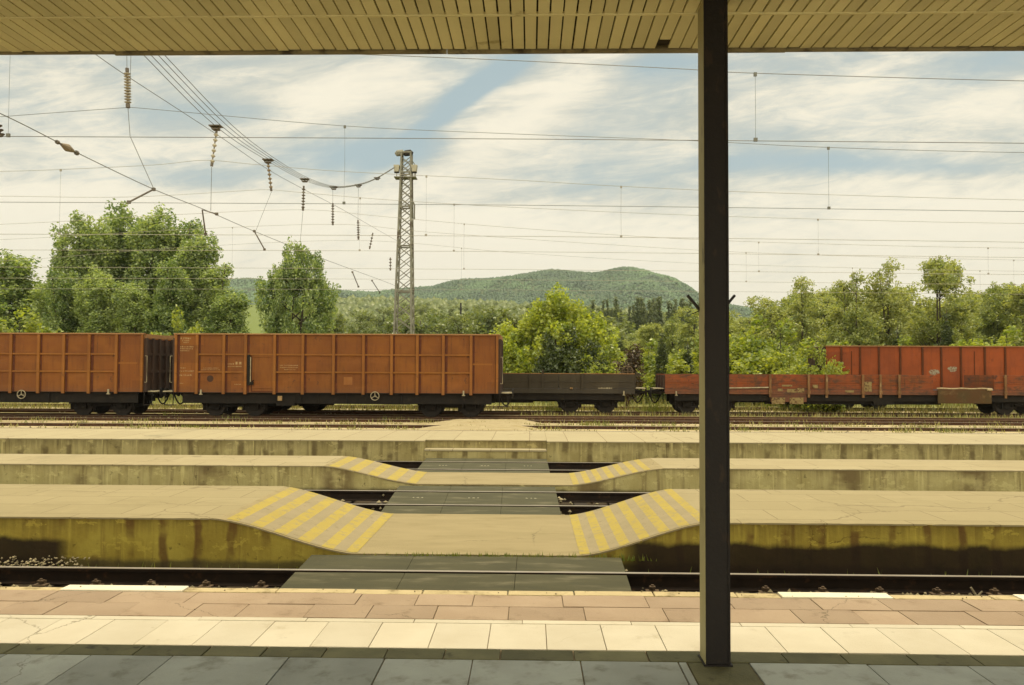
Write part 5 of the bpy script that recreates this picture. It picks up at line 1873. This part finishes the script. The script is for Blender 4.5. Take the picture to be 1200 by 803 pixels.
for px, top, Y, ws, lab in ((22, 368, 60, 1.3, 'bright lime shrub above the left end of the orange wagon'), (50, 378, 60, 1.2, 'lower lime shrub right of the bright one at the left edge'), (-10, 375, 60, 1.3, 'lime shrub cut by the left picture edge'),
                            (185, 384, 58, 1.0, 'small pale shrub just above the gap between the orange wagons'), (208, 366, 60, .6, 'thin light sapling in front of the poplars')):
    plant('shrub%d' % (abs(px) % 3), px, Y, top, lab, 'shrub', None, ws)
for k, (px, top, Y, ws, lab) in enumerate(((668, 388, 57.6, 1.15, 'dark shrub added as the shaded hollow in the middle of the large bright bush'), (692, 400, 57.8, 1.0, 'dark shrub added as shade at the right foot of the large bright bush'), (640, 394, 57.8, .95, 'dark shrub added as shade at the left foot of the large bright bush'))):
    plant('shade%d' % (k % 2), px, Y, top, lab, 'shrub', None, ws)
plant('dark', 776, 55, 384, 'dark narrow evergreen left of the canopy post', 'conifer', None, 1.0)
plant('dark', 806, 55, 399, 'second dark evergreen, partly behind the canopy post', 'conifer', None, 1.1)
plant('dark', 1110, 66, 360, 'dark evergreen inside the wood right of the tall tree', 'conifer', None, .9)
plant('dark', 1052, 62, 380, 'small dark evergreen above the red wagon', 'conifer', None, 1.0)
# overgrowth on the red wagon's end
for px, top, Y, ws, lab in ((950, 402, 45.3, 1.15, 'climbing green shrub covering the end of the red wagon'), (966, 412, 44.6, .6, 'leafy creeper hanging on the red wagon corner'), (925, 410, 46, .8, 'green shrub beside the overgrown red wagon end')):
    plant('shrub1', px, Y, top, lab, 'shrub', None, ws)
# dry reddish bush beside the bright one
rust = tree('dead_bush', [(0, 0, 1.5, .6, .6, 1.1), (.3, 0, 2.6, .4, .4, .7)], 3.5, .16, L_RUST, 60, .3, 50, 131, .06, 3, (1, 1, 1.3), (.3, 1), .1, 14, M['dead'])
PR['rust'] = rust
plant('rust', 736, 50, 398, 'reddish brown dead bush between the bright bush and the low wagons', 'bush', None, 1.1)
# scattered trees on the far slope, left of centre
random.seed(9)
FG = 'scattered trees on the far slope'
cnt = 0
while cnt < 150:
    px = random.uniform(255, 860)
    Y = 120 + 330 * random.random() ** 1.1
    if px < 338:
        continue
    x = X_(px, Y)
    h = random.uniform(6, 10.5)
    zz = float(terrain(x, Y))
    py = 432 - (zz + h - EYE) / Y * 950
    if py < np.interp(px, [255, 330, 400, 560, 700, 860], [352, 352, 352, 352, 352, 345]):
        continue
    plant('far%d' % (cnt % 2), px, Y, py, 'small leafy tree scattered over the green slope before the hill', 'tree', FG, random.uniform(.9, 1.4))
    cnt += 1
CG = 'conifers at the foot of the hill'
for k in range(95):
    px = random.choice((random.uniform(700, 800), random.uniform(700, 830), random.uniform(430, 700)))
    Y = random.uniform(190, 260)
    top = random.uniform(348, 366) if px > 690 else random.uniform(364, 378)
    plant('spire', px, Y, top, 'dark spiky conifer in the row at the foot of the hill', 'conifer', CG, random.uniform(.9, 1.3))


# woods on the hill and on the far slope that read as one mass
def mass(name, pts, sizes, material):
    base = np.array([(0, 0, 1), (.8, .3, .45), (-.2, .85, .5), (-.85, .1, .4), (-.1, -.9, .5), (.7, -.6, .35), (.9, .1, -.3), (0, 1, -.3), (-.95, 0, -.3), (0, -1, -.3)])
    tri = np.array([(0, 1, 2), (0, 2, 3), (0, 3, 4), (0, 4, 5), (0, 5, 1), (1, 6, 2), (2, 6, 7), (2, 7, 3), (3, 7, 8), (3, 8, 4), (4, 8, 9), (4, 9, 5), (5, 9, 6), (5, 6, 1)])
    N = len(pts)
    rng = np.random.default_rng(3)
    v = base[None] * rng.uniform(.65, 1.3, (N, 10, 3)) * sizes[:, None, None]
    v = v + pts[:, None, :]
    f = (tri[None] + (np.arange(N) * 10)[:, None, None]).reshape(-1, 3)
    me = bpy.data.meshes.new(name)
    me.vertices.add(N * 10)
    me.vertices.foreach_set('co', v.astype(np.float32).ravel())
    n = len(f)
    me.loops.add(n * 3)
    me.loops.foreach_set('vertex_index', f.astype(np.int32).ravel())
    me.polygons.add(n)
    me.polygons.foreach_set('loop_start', np.arange(0, n * 3, 3, dtype=np.int32))
    me.polygons.foreach_set('loop_total', np.full(n, 3, dtype=np.int32))
    me.materials.append(material)
    me.update(calc_edges=True)
    o = bpy.data.objects.new(name, me)
    COL.objects.link(o)
    return tag(o, kind='stuff')


rng = np.random.default_rng(17)
N = 80000
hy = rng.uniform(1050, 2000, N)
hx = (rng.uniform(-150, 1300, N) - 621) / 950 * hy
hz = hill_z(hx, hy)
keep = hz > 14
sz = rng.uniform(2.0, 4.2, N)[keep]
mass('hill_forest', np.stack([hx, hy, hz + 0.6], 1)[keep], sz, L_HILL)
N = 9000
sy = rng.uniform(300, 760, N)
spx = rng.uniform(240, 1300, N)
sx = (spx - 621) / 950 * sy
szz = terrain(sx, sy)
keep = ~(spx < 338) & (rng.random(N) < .75)
mass('slope_forest', np.stack([sx, sy, szz + 2.2], 1)[keep], rng.uniform(2.0, 4.6, N)[keep], L_FAR)


# ------------------------------------------------------------------ the air: thin summer haze round everything
hzm = bpy.data.materials.new('thin_haze')
hzm.use_nodes = True
nt = hzm.node_tree
nt.nodes.clear()
o_ = nd(nt, 'ShaderNodeOutputMaterial')
pv = nd(nt, 'ShaderNodeVolumePrincipled', {'Color': (0.86, 0.93, 0.93, 1), 'Density': 0.00009, 'Anisotropy': 0.2})
nt.links.new(pv.outputs[0], o_.inputs['Volume'])
hb = MB()
hb.box(-2900, 2900, -60, 3000, -6, 330)
tag(hb.build('haze', hzm), kind='stuff')
